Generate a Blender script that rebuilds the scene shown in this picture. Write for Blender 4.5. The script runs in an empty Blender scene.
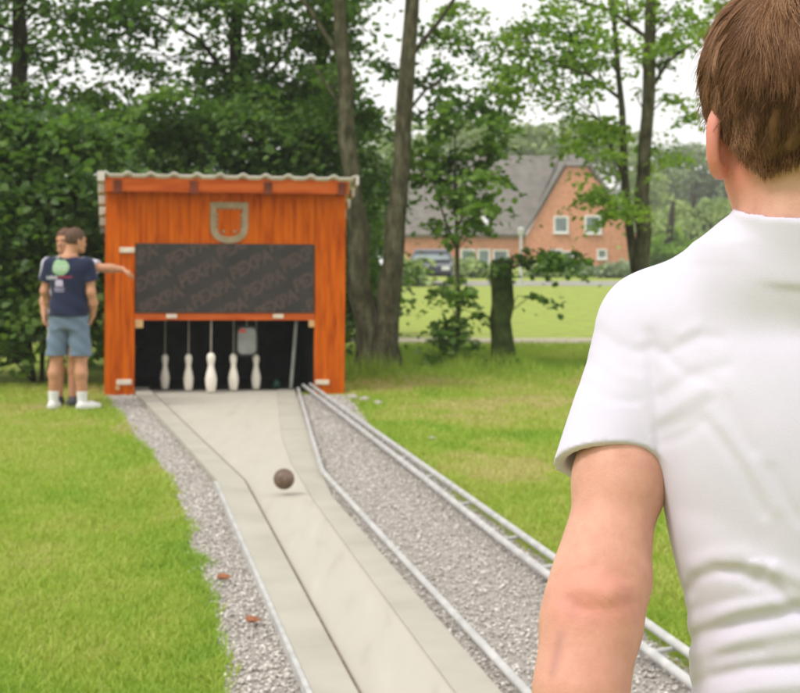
import bpy, bmesh, math
import numpy as np
from mathutils import Vector, Matrix

C = bpy.context.scene.collection
RNG = np.random.default_rng(7)
F, HC, HZ = 1700.0, 1.62, 245.0       # focal length in photo pixels, camera height, horizon row

def PW(u, v, Y):
    """a point of the photo at distance Y -> metres"""
    return np.array([(u - 400.0) / F * Y, Y, HC - (v - HZ) / F * Y])

def PG(u, v, z=0.0):
    Y = F * (HC - z) / (v - HZ)
    return np.array([(u - 400.0) / F * Y, Y, z])

# ------------------------------------------------------------------ objects
def props(o, label=None, cat=None, group=None, kind=None):
    if label: o['label'] = label
    if cat: o['category'] = cat
    if group: o['group'] = group
    if kind: o['kind'] = kind
    return o

def empty(name, loc, rz=0.0, label=None, cat=None, group=None):
    o = bpy.data.objects.new(name, None)
    o.empty_display_size = 0.1
    C.objects.link(o)
    o.location = tuple(float(x) for x in loc)
    o.rotation_euler = (0, 0, rz)
    return props(o, label, cat, group)

def link(name, me, mat=None, parent=None):
    o = bpy.data.objects.new(name, me)
    C.objects.link(o)
    if mat is not None:
        for m in (mat if isinstance(mat, (list, tuple)) else [mat]):
            me.materials.append(m)
    if parent is not None: o.parent = parent
    return o

def mesh_np(name, V, faces, mat=None, parent=None, attrs=None, smooth=True):
    """faces: list of int arrays (n,k)"""
    V = np.asarray(V, dtype=np.float32)
    me = bpy.data.meshes.new(name)
    if not isinstance(faces, (list, tuple)): faces = [faces]
    faces = [np.asarray(f, dtype=np.int32) for f in faces if len(f)]
    loops = np.concatenate([f.ravel() for f in faces])
    tot = np.concatenate([np.full(len(f), f.shape[1], dtype=np.int32) for f in faces])
    start = np.concatenate([[0], np.cumsum(tot)[:-1]]).astype(np.int32)
    me.vertices.add(len(V)); me.vertices.foreach_set('co', V.ravel())
    me.loops.add(len(loops)); me.loops.foreach_set('vertex_index', loops)
    me.polygons.add(len(tot))
    me.polygons.foreach_set('loop_start', start)
    me.polygons.foreach_set('loop_total', tot)
    if smooth: me.polygons.foreach_set('use_smooth', np.ones(len(tot), dtype=bool))
    for k, a in (attrs or {}).items():
        at = me.attributes.new(k, 'FLOAT', 'POINT')
        at.data.foreach_set('value', np.asarray(a, dtype=np.float32))
    me.update(calc_edges=True)
    me.validate()
    return link(name, me, mat, parent)

class MB:
    def __init__(self): self.v = []; self.f = []; self.m = []
    def add(self, vs, fs, mi=0):
        b = len(self.v); self.v += [tuple(float(c) for c in p) for p in vs]
        self.f += [tuple(b + i for i in f) for f in fs]; self.m += [mi] * len(fs)
        return self
    def box(self, c, s, mi=0, rz=0.0, M=None):
        hx, hy, hz = s[0] / 2, s[1] / 2, s[2] / 2
        vs = [(x, y, z) for x in (-hx, hx) for y in (-hy, hy) for z in (-hz, hz)]
        if M is not None: vs = [tuple(M @ Vector(p)) for p in vs]
        ca, sa = math.cos(rz), math.sin(rz)
        vs = [(c[0] + x * ca - y * sa, c[1] + x * sa + y * ca, c[2] + z) for x, y, z in vs]
        return self.add(vs, [(0, 1, 3, 2), (4, 6, 7, 5), (0, 4, 5, 1), (2, 3, 7, 6), (0, 2, 6, 4), (1, 5, 7, 3)], mi)
    def hexa(self, p, mi=0):
        return self.add(p, [(0, 3, 2, 1), (4, 5, 6, 7), (0, 1, 5, 4), (1, 2, 6, 5), (2, 3, 7, 6), (3, 0, 4, 7)], mi)
    def tube(self, pts, rad, n=8, mi=0, cap=True):
        pts = [np.asarray(p, float) for p in pts]
        if np.isscalar(rad): rad = [rad] * len(pts)
        rings = []
        ref = None
        for i, p in enumerate(pts):
            d = pts[min(i + 1, len(pts) - 1)] - pts[max(i - 1, 0)]
            d = d / (np.linalg.norm(d) + 1e-9)
            if ref is None:
                ref = np.array([1., 0, 0]) if abs(d[0]) < .8 else np.array([0, 1., 0])
            a = ref - d * ref.dot(d); a /= np.linalg.norm(a) + 1e-9; b = np.cross(d, a); ref = a
            rings.append([p + rad[i] * (a * math.cos(t) + b * math.sin(t)) for t in np.arange(n) * 2 * math.pi / n])
        vs = [q for r in rings for q in r]
        fs = [(i * n + j, i * n + (j + 1) % n, (i + 1) * n + (j + 1) % n, (i + 1) * n + j) for i in range(len(pts) - 1) for j in range(n)]
        if cap:
            fs.append(tuple(range(n - 1, -1, -1))); fs.append(tuple((len(pts) - 1) * n + j for j in range(n)))
        return self.add(vs, fs, mi)
    def lathe(self, prof, c=(0, 0, 0), n=20, mi=0):
        vs = []
        for r, z in prof:
            for j in range(n):
                t = 2 * math.pi * j / n
                vs.append((c[0] + r * math.cos(t), c[1] + r * math.sin(t), c[2] + z))
        fs = [(i * n + j, i * n + (j + 1) % n, (i + 1) * n + (j + 1) % n, (i + 1) * n + j) for i in range(len(prof) - 1) for j in range(n)]
        fs.append(tuple(range(n - 1, -1, -1))); fs.append(tuple((len(prof) - 1) * n + j for j in range(n)))
        return self.add(vs, fs, mi)
    def prism(self, poly, y0, y1, mi=0):
        """poly in (x, z), extruded along y"""
        n = len(poly)
        vs = [(x, y0, z) for x, z in poly] + [(x, y1, z) for x, z in poly]
        fs = [tuple(range(n)), tuple(range(2 * n - 1, n - 1, -1))] + [(i, i + n, (i + 1) % n + n, (i + 1) % n) for i in range(n)]
        return self.add(vs, fs, mi)
    def build(self, name, mat=None, parent=None, smooth=False, bevel=0.0, seg=2):
        me = bpy.data.meshes.new(name)
        me.from_pydata(self.v, [], self.f)
        if len(set(self.m)) > 1: me.polygons.foreach_set('material_index', self.m)
        bm = bmesh.new(); bm.from_mesh(me)
        bmesh.ops.recalc_face_normals(bm, faces=bm.faces)
        if bevel > 0:
            es = [e for e in bm.edges if len(e.link_faces) == 2 and e.calc_face_angle(0) > .5]
            bmesh.ops.bevel(bm, geom=es, offset=bevel, segments=seg, affect='EDGES', profile=.6)
        bm.to_mesh(me); bm.free()
        if smooth:
            me.polygons.foreach_set('use_smooth', [True] * len(me.polygons))
            if smooth != 'all':
                me.set_sharp_from_angle(angle=math.radians(40))
        me.update()
        return link(name, me, mat, parent)

# ------------------------------------------------------------------ noise
def vnoise(x, y, seed=0):
    xi = np.floor(x).astype(np.int64); yi = np.floor(y).astype(np.int64)
    fx = x - xi; fy = y - yi
    fx = fx * fx * (3 - 2 * fx); fy = fy * fy * (3 - 2 * fy)
    def h(a, b):
        n = (a * 374761393 + b * 668265263 + seed * 974634777) & 0x7fffffff
        n = ((n ^ (n >> 13)) * 1274126177) & 0x7fffffff
        return ((n ^ (n >> 16)) & 0xffff) / 65535.0
    return (h(xi, yi) * (1 - fx) + h(xi + 1, yi) * fx) * (1 - fy) + (h(xi, yi + 1) * (1 - fx) + h(xi + 1, yi + 1) * fx) * fy

def fbm(x, y, seed=0, o=4):
    s = 0; a = .5; t = 0
    for i in range(o):
        s = s + a * vnoise(x * 2 ** i, y * 2 ** i, seed + i * 17); t += a; a *= .5
    return s / t

# ------------------------------------------------------------------ materials
def newmat(name):
    m = bpy.data.materials.new(name); m.use_nodes = True
    nt = m.node_tree; nt.nodes.clear()
    out = nt.nodes.new('ShaderNodeOutputMaterial')
    b = nt.nodes.new('ShaderNodeBsdfPrincipled')
    nt.links.new(b.outputs[0], out.inputs[0])
    return m, nt, b, out

def nd(nt, t, **kw):
    n = nt.nodes.new(t)
    for k, v in kw.items(): setattr(n, k, v)
    return n

def ramp(nt, src, stops):
    r = nd(nt, 'ShaderNodeValToRGB')
    e = r.color_ramp.elements
    while len(e) < len(stops): e.new(.5)
    for i, (p, c) in enumerate(stops):
        e[i].position = p; e[i].color = (*c, 1)
    nt.links.new(src, r.inputs[0])
    return r.outputs[0]

def noise(nt, scale, detail=4, rough=.55, vec=None, stretch=None, obj=True):
    tc = nd(nt, 'ShaderNodeTexCoord')
    src = tc.outputs['Object']
    if stretch is not None:
        mp = nd(nt, 'ShaderNodeMapping'); mp.inputs['Scale'].default_value = stretch
        nt.links.new(src, mp.inputs[0]); src = mp.outputs[0]
    n = nd(nt, 'ShaderNodeTexNoise'); n.inputs['Scale'].default_value = scale
    n.inputs['Detail'].default_value = detail; n.inputs['Roughness'].default_value = rough
    nt.links.new(src, n.inputs['Vector'])
    return n.outputs[0]

def bump(nt, b, src, strength, dist=.01):
    bp = nd(nt, 'ShaderNodeBump'); bp.inputs['Strength'].default_value = strength; bp.inputs['Distance'].default_value = dist
    nt.links.new(src, bp.inputs['Height']); nt.links.new(bp.outputs[0], b.inputs['Normal'])

def M(name, stops, scale=8, rough=.7, stretch=None, bmp=0, bscale=None, bdist=.005, metal=0, spec=.4, detail=5, bstretch=None):
    m, nt, b, out = newmat(name)
    if isinstance(stops[0], (int, float)): stops = [(.3, tuple(c * .85 for c in stops)), (.7, tuple(c * 1.1 for c in stops))]
    nt.links.new(ramp(nt, noise(nt, scale, detail, stretch=stretch), stops), b.inputs['Base Color'])
    b.inputs['Roughness'].default_value = rough; b.inputs['Metallic'].default_value = metal
    b.inputs['Specular IOR Level'].default_value = spec
    if bmp: bump(nt, b, noise(nt, bscale or scale, 5, stretch=bstretch or stretch), bmp, bdist)
    return m

def M_tone(name, stops, rough=.6, trans=0.0, tcol=None, spec=.3, attr='tone'):
    """albedo chosen per leaf / blade / stone by the attribute"""
    m, nt, b, out = newmat(name)
    a = nd(nt, 'ShaderNodeAttribute', attribute_name=attr)
    col = ramp(nt, a.outputs['Fac'], stops)
    nt.links.new(col, b.inputs['Base Color'])
    b.inputs['Roughness'].default_value = rough; b.inputs['Specular IOR Level'].default_value = spec
    if trans > 0:
        t = nd(nt, 'ShaderNodeBsdfTranslucent')
        mx = nd(nt, 'ShaderNodeMix', data_type='RGBA', blend_type='MULTIPLY')
        mx.inputs[0].default_value = 1.0
        nt.links.new(col, mx.inputs[6]); mx.inputs[7].default_value = (*(tcol or (1.3, 1.5, .6)), 1)
        nt.links.new(mx.outputs[2], t.inputs[0])
        ms = nd(nt, 'ShaderNodeMixShader'); ms.inputs[0].default_value = trans
        nt.links.new(b.outputs[0], ms.inputs[1]); nt.links.new(t.outputs[0], ms.inputs[2])
        nt.links.new(ms.outputs[0], out.inputs[0])
    return m

# ------------------------------------------------------------------ implicit surfaces
def seg(p, a, b, ra, rb):
    a = np.asarray(a, np.float32); b = np.asarray(b, np.float32)
    ba = b - a; pa = p - a
    t = np.clip(pa @ ba / float(ba @ ba + 1e-12), 0, 1)
    return np.linalg.norm(pa - t[:, None] * ba, axis=1) - (ra + (rb - ra) * t)

def ell(p, c, r, R=None):
    q = p - np.asarray(c, np.float32)
    if R is not None: q = q @ np.asarray(R, np.float32)      # columns = local axes
    r = np.asarray(r, np.float32)
    k0 = np.linalg.norm(q / r, axis=1); k1 = np.linalg.norm(q / (r * r), axis=1)
    return np.where(k0 < 1e-4, -r.min(), k0 * (k0 - 1) / np.maximum(k1, 1e-6))

def smin(a, b, k):
    h = np.maximum(k - np.abs(a - b), 0) / k
    return np.minimum(a, b) - h * h * k * .25

def smax(a, b, k): return -smin(-a, -b, k)

def chain(p, pts, k=.02):
    """pts: (x,y,z,r)"""
    d = None
    for q0, q1 in zip(pts[:-1], pts[1:]):
        e = seg(p, q0[:3], q1[:3], q0[3], q1[3])
        d = e if d is None else smin(d, e, k)
    return d

def loft(p, keys, right, fwd, n=2.3):
    """keys: (z, cx, cy, rx, ry) rising z"""
    K = np.array(keys, np.float64); z = p[:, 2]
    if len(K) > 2:                                   # smooth curve through the sections
        m = np.gradient(K[:, 1:], K[:, 0], axis=0); zz = np.linspace(K[0, 0], K[-1, 0], 120)
        i = np.clip(np.searchsorted(K[:, 0], zz, 'right') - 1, 0, len(K) - 2); hh_ = (K[i + 1, 0] - K[i, 0])[:, None]; t = ((zz - K[i, 0])[:, None]) / hh_
        W = K[:, 1:]
        S_ = (2 * t ** 3 - 3 * t ** 2 + 1) * W[i] + (t ** 3 - 2 * t ** 2 + t) * hh_ * m[i] + (-2 * t ** 3 + 3 * t ** 2) * W[i + 1] + (t ** 3 - t ** 2) * hh_ * m[i + 1]
        K = np.concatenate([zz[:, None], S_], 1)
    cx = np.interp(z, K[:, 0], K[:, 1]); cy = np.interp(z, K[:, 0], K[:, 2])
    rx = np.interp(z, K[:, 0], K[:, 3]); ry = np.interp(z, K[:, 0], K[:, 4])
    dx = p[:, 0] - cx; dy = p[:, 1] - cy
    a = np.abs(dx * right[0] + dy * right[1]) / rx; b = np.abs(dx * fwd[0] + dy * fwd[1]) / ry
    e = ((a ** n + b ** n) ** (1 / n) - 1) * np.minimum(rx, ry)
    e = np.maximum(e, K[0, 0] - z); e = np.maximum(e, z - K[-1, 0])
    return e.astype(np.float32)

def polygonise(fn, lo, hi, h, slack=2.0, newton=2):
    lo = np.asarray(lo, float); hi = np.asarray(hi, float); B = 8
    nb = np.ceil((hi - lo) / (h * B)).astype(int)
    n = nb * B + 1
    bi = np.stack(np.meshgrid(*[np.arange(k) for k in nb], indexing='ij'), -1).reshape(-1, 3)
    cen = (lo + (bi * B + B / 2) * h).astype(np.float32)
    dc = fn(cen)
    S = np.empty(tuple(n), np.float32)
    big = np.repeat(np.repeat(np.repeat(np.where(dc > 0, 1, -1).astype(np.float32).reshape(nb), B, 0), B, 1), B, 2)
    S[:-1, :-1, :-1] = big; S[-1] = 1; S[:, -1] = 1; S[:, :, -1] = 1
    act = bi[np.abs(dc) < h * B * .87 * slack]
    g = np.stack(np.meshgrid(*[np.arange(B + 1)] * 3, indexing='ij'), -1).reshape(-1, 3)
    for s in range(0, len(act), 600):
        idx = (act[s:s + 600, None, :] * B + g[None]).reshape(-1, 3)
        S[idx[:, 0], idx[:, 1], idx[:, 2]] = fn((lo + idx * h).astype(np.float32))
    neg = S < 0
    cnt = np.zeros(tuple(n - 1), np.int8)
    for a in (0, 1):
        for b in (0, 1):
            for c in (0, 1):
                cnt += neg[a:n[0] - 1 + a, b:n[1] - 1 + b, c:n[2] - 1 + c]
    cells = np.argwhere((cnt > 0) & (cnt < 8))
    acc = np.zeros((len(cells), 3)); num = np.zeros(len(cells))
    corners = [(a, b, c) for a in (0, 1) for b in (0, 1) for c in (0, 1)]
    for c0 in corners:
        for ax in range(3):
            if c0[ax]: continue
            c1 = list(c0); c1[ax] = 1
            i0 = cells + c0; i1 = cells + c1
            f0 = S[i0[:, 0], i0[:, 1], i0[:, 2]]; f1 = S[i1[:, 0], i1[:, 1], i1[:, 2]]
            m = (f0 < 0) != (f1 < 0)
            t = np.where(m, f0 / np.where(m, f0 - f1, 1), 0)
            pt = np.array(c0, float)[None].repeat(len(cells), 0); pt[:, ax] = t
            acc[m] += pt[m]; num += m
    V = lo + (cells + acc / num[:, None]) * h
    idm = np.full(tuple(n - 1), -1, np.int32); idm[cells[:, 0], cells[:, 1], cells[:, 2]] = np.arange(len(cells))
    Q = []
    for ax in range(3):
        sl0 = [slice(None)] * 3; sl1 = [slice(None)] * 3
        sl0[ax] = slice(0, -1); sl1[ax] = slice(1, None)
        e = np.argwhere(neg[tuple(sl0)] != neg[tuple(sl1)])
        o1, o2 = [(1, 2), (2, 0), (0, 1)][ax]
        ok = (e[:, o1] > 0) & (e[:, o2] > 0) & (e[:, o1] < n[o1] - 1) & (e[:, o2] < n[o2] - 1); e = e[ok]
        def cid(d1, d2):
            q = e.copy(); q[:, o1] += d1; q[:, o2] += d2
            return idm[q[:, 0], q[:, 1], q[:, 2]]
        q = np.stack([cid(-1, -1), cid(0, -1), cid(0, 0), cid(-1, 0)], 1)
        fl = ~neg[tuple(e.T)]
        q[fl] = q[fl][:, ::-1]
        Q.append(q[(q >= 0).all(1)])
    Q = np.concatenate(Q)
    V = V.astype(np.float32)
    e = h * .25
    for _ in range(newton):
        d = fn(V)
        G = np.stack([fn(V + np.eye(3, dtype=np.float32)[i] * e) - d for i in range(3)], 1) / e
        g2 = np.maximum((G * G).sum(1), .25)
        V = V - (np.clip(d / g2, -h * .5, h * .5))[:, None] * G
    return V, Q
# ------------------------------------------------------------------ camera, light
cam = bpy.data.cameras.new('camera'); co = bpy.data.objects.new('camera', cam); C.objects.link(co)
co.location = (0, 0, HC); co.rotation_euler = (math.pi / 2, 0, 0)
cam.sensor_width = 36; cam.lens = 36 * F / 800
cam.shift_y = -(346.5 - HZ) / 800
cam.clip_start = .05; cam.clip_end = 2000
cam.dof.use_dof = True; cam.dof.focus_distance = 2.1; cam.dof.aperture_fstop = 15
sc = bpy.context.scene; sc.camera = co

SUN = np.array([-.50, -.30, .80]); SUN /= np.linalg.norm(SUN)
w = bpy.data.worlds.new('World'); sc.world = w; w.use_nodes = True
nt = w.node_tree; nt.nodes.clear()
wo = nd(nt, 'ShaderNodeOutputWorld'); bg = nd(nt, 'ShaderNodeBackground'); sky = nd(nt, 'ShaderNodeTexSky')
sky.sky_type = 'NISHITA'; sky.sun_disc = False
sky.sun_elevation = math.asin(SUN[2]); sky.sun_rotation = math.atan2(SUN[0], SUN[1]) % (2 * math.pi)
sky.air_density = 1.3; sky.dust_density = 6.0; sky.ozone_density = 1.0
hs = nd(nt, 'ShaderNodeHueSaturation'); hs.inputs['Saturation'].default_value = .22
nt.links.new(sky.outputs[0], hs.inputs['Color'])
# bright even overcast lying in front of the clear sky
cl = nd(nt, 'ShaderNodeMix', data_type='RGBA'); cl.inputs[0].default_value = .85
cl.inputs[7].default_value = (9.45, 9.35, 9.2, 1)
nt.links.new(hs.outputs[0], cl.inputs[6]); nt.links.new(cl.outputs[2], bg.inputs[0])
bg.inputs[1].default_value = .12
nt.links.new(bg.outputs[0], wo.inputs[0])
sl = bpy.data.lights.new('sun', 'SUN'); so = bpy.data.objects.new('sun', sl); C.objects.link(so)
sl.energy = 1.5; sl.angle = math.radians(14); sl.color = (1, .96, .9)
so.rotation_euler = Vector(tuple(-SUN)).to_track_quat('-Z', 'Y').to_euler()
so.location = (-8, -6, 14)
vs = sc.view_settings
sc.display_settings.display_device = 'sRGB'
vs.view_transform = 'Standard'; vs.look = 'None'; vs.gamma = 1; vs.use_curve_mapping = False; vs.exposure = .32

# ------------------------------------------------------------------ materials
m_ground = M('lawn_soil', [(.30, (.24, .25, .07)), (.5, (.27, .33, .065)), (.75, (.34, .42, .085))], 2.2, .95, bmp=.5, bscale=30, bdist=.02, spec=.1)
m_gravelbed = M('gravel_base', [(.3, (.25, .225, .20)), (.7, (.44, .405, .365))], 60, .9, bmp=.6, bscale=70, bdist=.01, spec=.2)
m_gravel = M_tone('gravel_stone', [(0, (.25, .225, .20)), (.35, (.47, .43, .39)), (.7, (.62, .575, .525)), (1, (.82, .78, .73))], .85)
m_lane = M('lane_concrete', [(.2, (.375, .345, .285)), (.42, (.445, .415, .348)), (.6, (.46, .43, .362)), (.85, (.51, .48, .41))], 2.4, .75, stretch=(4.5, .45, 1), bmp=.12, bscale=90, bdist=.003, detail=8)
m_strip = M('strip_concrete', [(.2, (.335, .312, .255)), (.5, (.395, .372, .31)), (.8, (.445, .42, .355))], 2.6, .8, bmp=.2, bscale=90, bdist=.003, detail=8)
m_joint = M('joint_dirt', [(.3, (.10, .075, .05)), (.7, (.2, .16, .11))], 14, .9)
m_rail = M('galvanised_steel', [(.3, (.42, .42, .41)), (.7, (.62, .61, .59))], 9, .5, metal=.25, bmp=.05, bscale=60)
m_wood = M('orange_stained_wood', [(.24, (.20, .024, .002)), (.38, (.44, .072, .003)), (.55, (.60, .116, .004)), (.8, (.68, .160, .006))], 3.0, .7, spec=.12, stretch=(7, 7, .7), bmp=.25, bscale=5, bdist=.003, detail=8)
m_woodh = M('orange_fascia_wood', [(.25, (.36, .055, .012)), (.5, (.60, .115, .024)), (.8, (.68, .18, .045))], 3.0, .7, spec=.12, stretch=(.7, 7, 7), bmp=.25, bscale=5, bdist=.003, detail=8)
m_woodd = M('dark_rafter_wood', [(.3, (.10, .022, .008)), (.7, (.22, .045, .015))], 6, .7)
m_roof = M('pale_roof_sheet', [(.3, (.56, .51, .46)), (.7, (.76, .71, .66))], 5, .6, detail=6)
m_black = M('black_film_board', [(.3, (.026, .023, .021)), (.7, (.043, .037, .034))], 5, .55)
m_print = M('brown_print', [(.3, (.058, .042, .036)), (.7, (.092, .064, .054))], 22, .6)
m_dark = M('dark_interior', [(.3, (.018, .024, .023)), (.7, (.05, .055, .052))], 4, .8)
m_emblem = M('emblem_paint', [(.3, (.26, .20, .11)), (.7, (.38, .29, .19))], 12, .7)
m_cream = M('cream_fitting', [(.3, (.58, .48, .36)), (.7, (.78, .70, .58))], 20, .6)
m_tan = M('tan_block', [(.3, (.52, .30, .12)), (.7, (.66, .42, .20))], 20, .7)
m_pin = M('pin_wood', [(.3, (.80, .74, .62)), (.7, (.87, .82, .72))], 10, .5)
m_cord = M('cord', (.34, .31, .25), 30, .9)
m_greym = M('grey_plastic', [(.3, (.16, .17, .16)), (.7, (.26, .26, .24))], 7, .5)
m_red = M('red_plastic', (.45, .05, .03), 9, .5)
m_green = M('green_plastic', (.012, .07, .045), 9, .4)
m_ball = M('ball_wood', [(.3, (.075, .047, .032)), (.55, (.17, .11, .075)), (.75, (.26, .175, .12))], 14, .45, bmp=.1, bscale=40)
m_bark = M('bark', [(.3, (.032, .030, .017)), (.5, (.082, .077, .044)), (.75, (.16, .155, .092))], 6, .95, stretch=(2.2, 2.2, .8), bmp=1.0, bscale=8, bdist=.04, spec=.1)
m_barkd = M('dark_bark', [(.3, (.018, .015, .010)), (.55, (.045, .038, .026)), (.8, (.075, .068, .048))], 5, .95, stretch=(3, 3, .5), bmp=1.0, bscale=8, bdist=.04, spec=.1)
m_moss = M('mossy_bark', [(.3, (.016, .022, .008)), (.55, (.04, .06, .014)), (.8, (.07, .10, .02))], 7, .95, bmp=1.0, bscale=14, bdist=.03, spec=.1)
LEAF = {
 'dark':  M_tone('dark_leaf',  [(0, (.060, .115, .028)), (.5, (.105, .190, .042)), (1, (.18, .28, .060))], .5, .42, spec=.35),
 'mid':   M_tone('mid_leaf',   [(0, (.055, .115, .022)), (.5, (.10, .195, .034)), (1, (.18, .29, .052))], .5, .42, spec=.35),
 'light': M_tone('light_leaf', [(0, (.10, .185, .026)), (.5, (.175, .285, .040)), (1, (.28, .39, .062))], .5, .45, spec=.35),
 'far':   M_tone('hazed_far_leaf',   [(0, (.20, .27, .11)), (.5, (.29, .37, .15)), (1, (.38, .46, .20))], .7, .25, spec=.1),  # greens lightened: distance haze is put into the leaf colour
 'fardk': M_tone('hazed_far_dark_leaf', [(0, (.17, .22, .14)), (.5, (.24, .30, .185)), (1, (.31, .37, .23))], .7, .2, spec=.1),  # darker foliage, likewise paled and greyed with painted-in haze
}
m_grass = M_tone('grass_blade', [(0, (.58, .49, .26)), (.22, (.50, .48, .17)), (.45, (.42, .49, .10)), (.75, (.33, .46, .062)), (1, (.22, .37, .045))], .6, .35, tcol=(1.1, 1.15, .7), spec=.25)
m_path = M('sandy_path', [(.3, (.34, .29, .2)), (.7, (.5, .44, .33))], 3, .95)
m_road = M('grey_road', [(.3, (.22, .21, .19)), (.7, (.32, .30, .28))], 2, .9)
m_brick = M('orange_brick', [(.3, (.50, .22, .13)), (.5, (.60, .275, .165)), (.75, (.66, .32, .195))], 3, .9, bmp=.3, bscale=9)
m_tile = M('grey_roof_tile', [(.3, (.135, .122, .108)), (.7, (.225, .205, .185))], 2, .9, bmp=.4, bscale=6, bdist=.05)
m_white = M('white_paint', (.75, .75, .73), 5, .5)
m_glass = M('window_glass', [(.3, (.10, .14, .14)), (.7, (.20, .26, .26))], 1, .12, spec=.6)
m_carw = M('white_car_paint', (.75, .75, .74), 3, .25)
m_card = M('dark_car_paint', (.03, .035, .05), 3, .25)
m_tyre = M('tyre', (.02, .02, .02), 20, .8)
m_lampc = M('lamp_metal', (.5, .5, .48), 8, .5)
m_drygl = M('dry_leaf', [(.3, (.22, .075, .03)), (.7, (.38, .16, .07))], 40, .8)
m_stone = M('pale_stone', [(.3, (.30, .27, .22)), (.7, (.44, .40, .34))], 9, .9, bmp=.4, bscale=20)

# ------------------------------------------------------------------ ground lines, all in metres
LD = np.array([-288.0 / F, 1.0])                               # lane direction (x per y)
def line(pts, near_y=2.0):
    """pixel polyline (far to near) -> arrays Y rising, X; extended to near_y along the lane"""
    g = [PG(u, v) for u, v in pts]
    g.sort(key=lambda p: p[1])
    n = g[0]
    g.insert(0, np.array([n[0] + (near_y - n[1]) * LD[0], near_y, 0]))
    a = np.array(g); return a[:, 1], a[:, 0]
L_LO = line([(131.5, 392), (176, 440), (217, 487), (307, 693)])
L_LI = line([(148.5, 392), (197, 440), (245.5, 487), (354, 693)])
L_CR = line([(277, 392), (282, 440), (291, 465), (313, 503), (353.8, 560), (451, 693)])
L_RE = line([(294.5, 392), (310, 440), (324, 481), (332, 500), (496, 693)])
L_RR = line([(297.5, 391), (311, 440), (322.5, 479), (340.6, 500), (513.5, 693)])
L_GE = line([(103, 395), (135.5, 438.7), (167, 475), (183, 511), (190, 547), (208, 588), (217, 633), (226, 692)])
L_TI = line([(302, 391), (360, 437.5), (420, 486), (460, 520), (550, 594), (677, 693)])
L_TO = line([(309, 391), (365, 434), (410.5, 467.5), (470, 512.5), (634, 634), (712, 693)])
L_GR = line([(348, 396), (377, 434), (424, 467.5), (480, 512.5), (646, 634), (726, 693)])
def X(L, y): return np.interp(y, L[0], L[1])

# ground sheet: fine near the camera, reaching the horizon
xs = np.concatenate([[-300, -120, -60], np.linspace(-30, 30, 41), [60, 120, 300]])
ys = np.concatenate([[-60, -20], np.linspace(-5, 60, 53), [80, 120, 200, 420]])
gx, gy = np.meshgrid(xs, ys, indexing='ij')
gz = -0.006 + .0 * gx
V = np.stack([gx, gy, gz], -1).reshape(-1, 3)
ni, nj = gx.shape
I = np.arange(ni * nj).reshape(ni, nj)
Q = np.stack([I[:-1, :-1], I[1:, :-1], I[1:, 1:], I[:-1, 1:]], -1).reshape(-1, 4)
props(mesh_np('ground', V, Q, m_ground), kind='structure')

def strip(name, La, Lb, ya, yb, z, mat, n=60, wob=0.0):
    y = np.linspace(ya, yb, n)
    a = X(La, y) + (wob * (fbm(y * 3, y * 0 + 3.3, 5) - .5)); b = X(Lb, y) + (wob * (fbm(y * 3, y * 0 + 9.3, 8) - .5))
    V = np.concatenate([np.stack([a, y, y * 0 + z], 1), np.stack([b, y, y * 0 + z], 1)])
    i = np.arange(n - 1)
    return props(mesh_np(name, V, np.stack([i, i + n, i + n + 1, i + 1], 1), mat), kind='structure')
strip('gravel_bed', L_GE, L_LO, 2, 18.6, .003, m_gravelbed, wob=.1)
strip('gravel_bed', L_RE, L_GR, 2, 18.35, .003, m_gravelbed, wob=.08)

# concrete lane: two raised side strips, the sunken running board, dirt in the joint
YE = 18.85
yy = np.unique(np.concatenate([np.linspace(2.0, YE, 70), L_LO[0], L_LI[0], L_CR[0], L_RE[0]]))
yy = yy[yy <= YE]
def lane_part(mb, La, Lb, z, mi, oa=0., ob=0., z0=-.05):
    pr = []
    for y in yy:
        a = X(La, y) + oa; b = X(Lb, y) + ob
        pr.append([(a, y, z0), (a, y, z), (b, y, z), (b, y, z0)])
    for p, q in zip(pr[:-1], pr[1:]):
        mb.add(p + q, [(0, 1, 5, 4), (1, 2, 6, 5), (2, 3, 7, 6)], mi)
mb = MB()
lane_part(mb, L_LO, L_LI, .048, 1, 0, -.010)
lane_part(mb, L_LI, L_LI, .047, 2, -.010, .002)
lane_part(mb, L_LI, L_LI, .0185, 2, .002, .012)
lane_part(mb, L_LI, L_CR, .018, 0, .012, 0)
lane_part(mb, L_CR, L_RE, .026, 1, .0005, 0)
props(mb.build('bowling_lane', [m_lane, m_strip, m_joint]), kind='structure')

# gravel stones
def stones(n, La, Lb, ya, yb, seed, smin_=.004, smax_=.0125, over=.03):
    r = np.random.default_rng(seed)
    y = ya + (yb - ya) * r.random(n) ** 1.35
    a, b = X(La, y) - over, X(Lb, y) + over
    t = r.random(n); x = a + (b - a) * t
    s = smin_ + (smax_ - smin_) * r.random(n) ** 2
    base = np.array([[1, 0, 0], [-.9, .1, .1], [.1, 1, -.1], [0, -.95, .15], [.1, .1, .8], [0, 0, -.8]])
    fc = np.array([[0, 2, 4], [2, 1, 4], [1, 3, 4], [3, 0, 4], [2, 0, 5], [1, 2, 5], [3, 1, 5], [0, 3, 5]])
    ang = r.random(n) * 6.28; ca, sa = np.cos(ang), np.sin(ang)
    P = base[None] * (s[:, None, None] * (.6 + .7 * r.random((n, 6, 1))))
    Pr = np.stack([P[..., 0] * ca[:, None] - P[..., 1] * sa[:, None], P[..., 0] * sa[:, None] + P[..., 1] * ca[:, None], P[..., 2] * .75], -1)
    Pr += np.stack([x, y, .004 + s * .35 + .006 * r.random(n)], -1)[:, None]
    tone = np.clip(r.normal(.52, .28, n), 0, 1)
    return Pr.reshape(-1, 3), (fc[None] + (np.arange(n) * 6)[:, None, None]).reshape(-1, 3), np.repeat(tone, 6)
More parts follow.
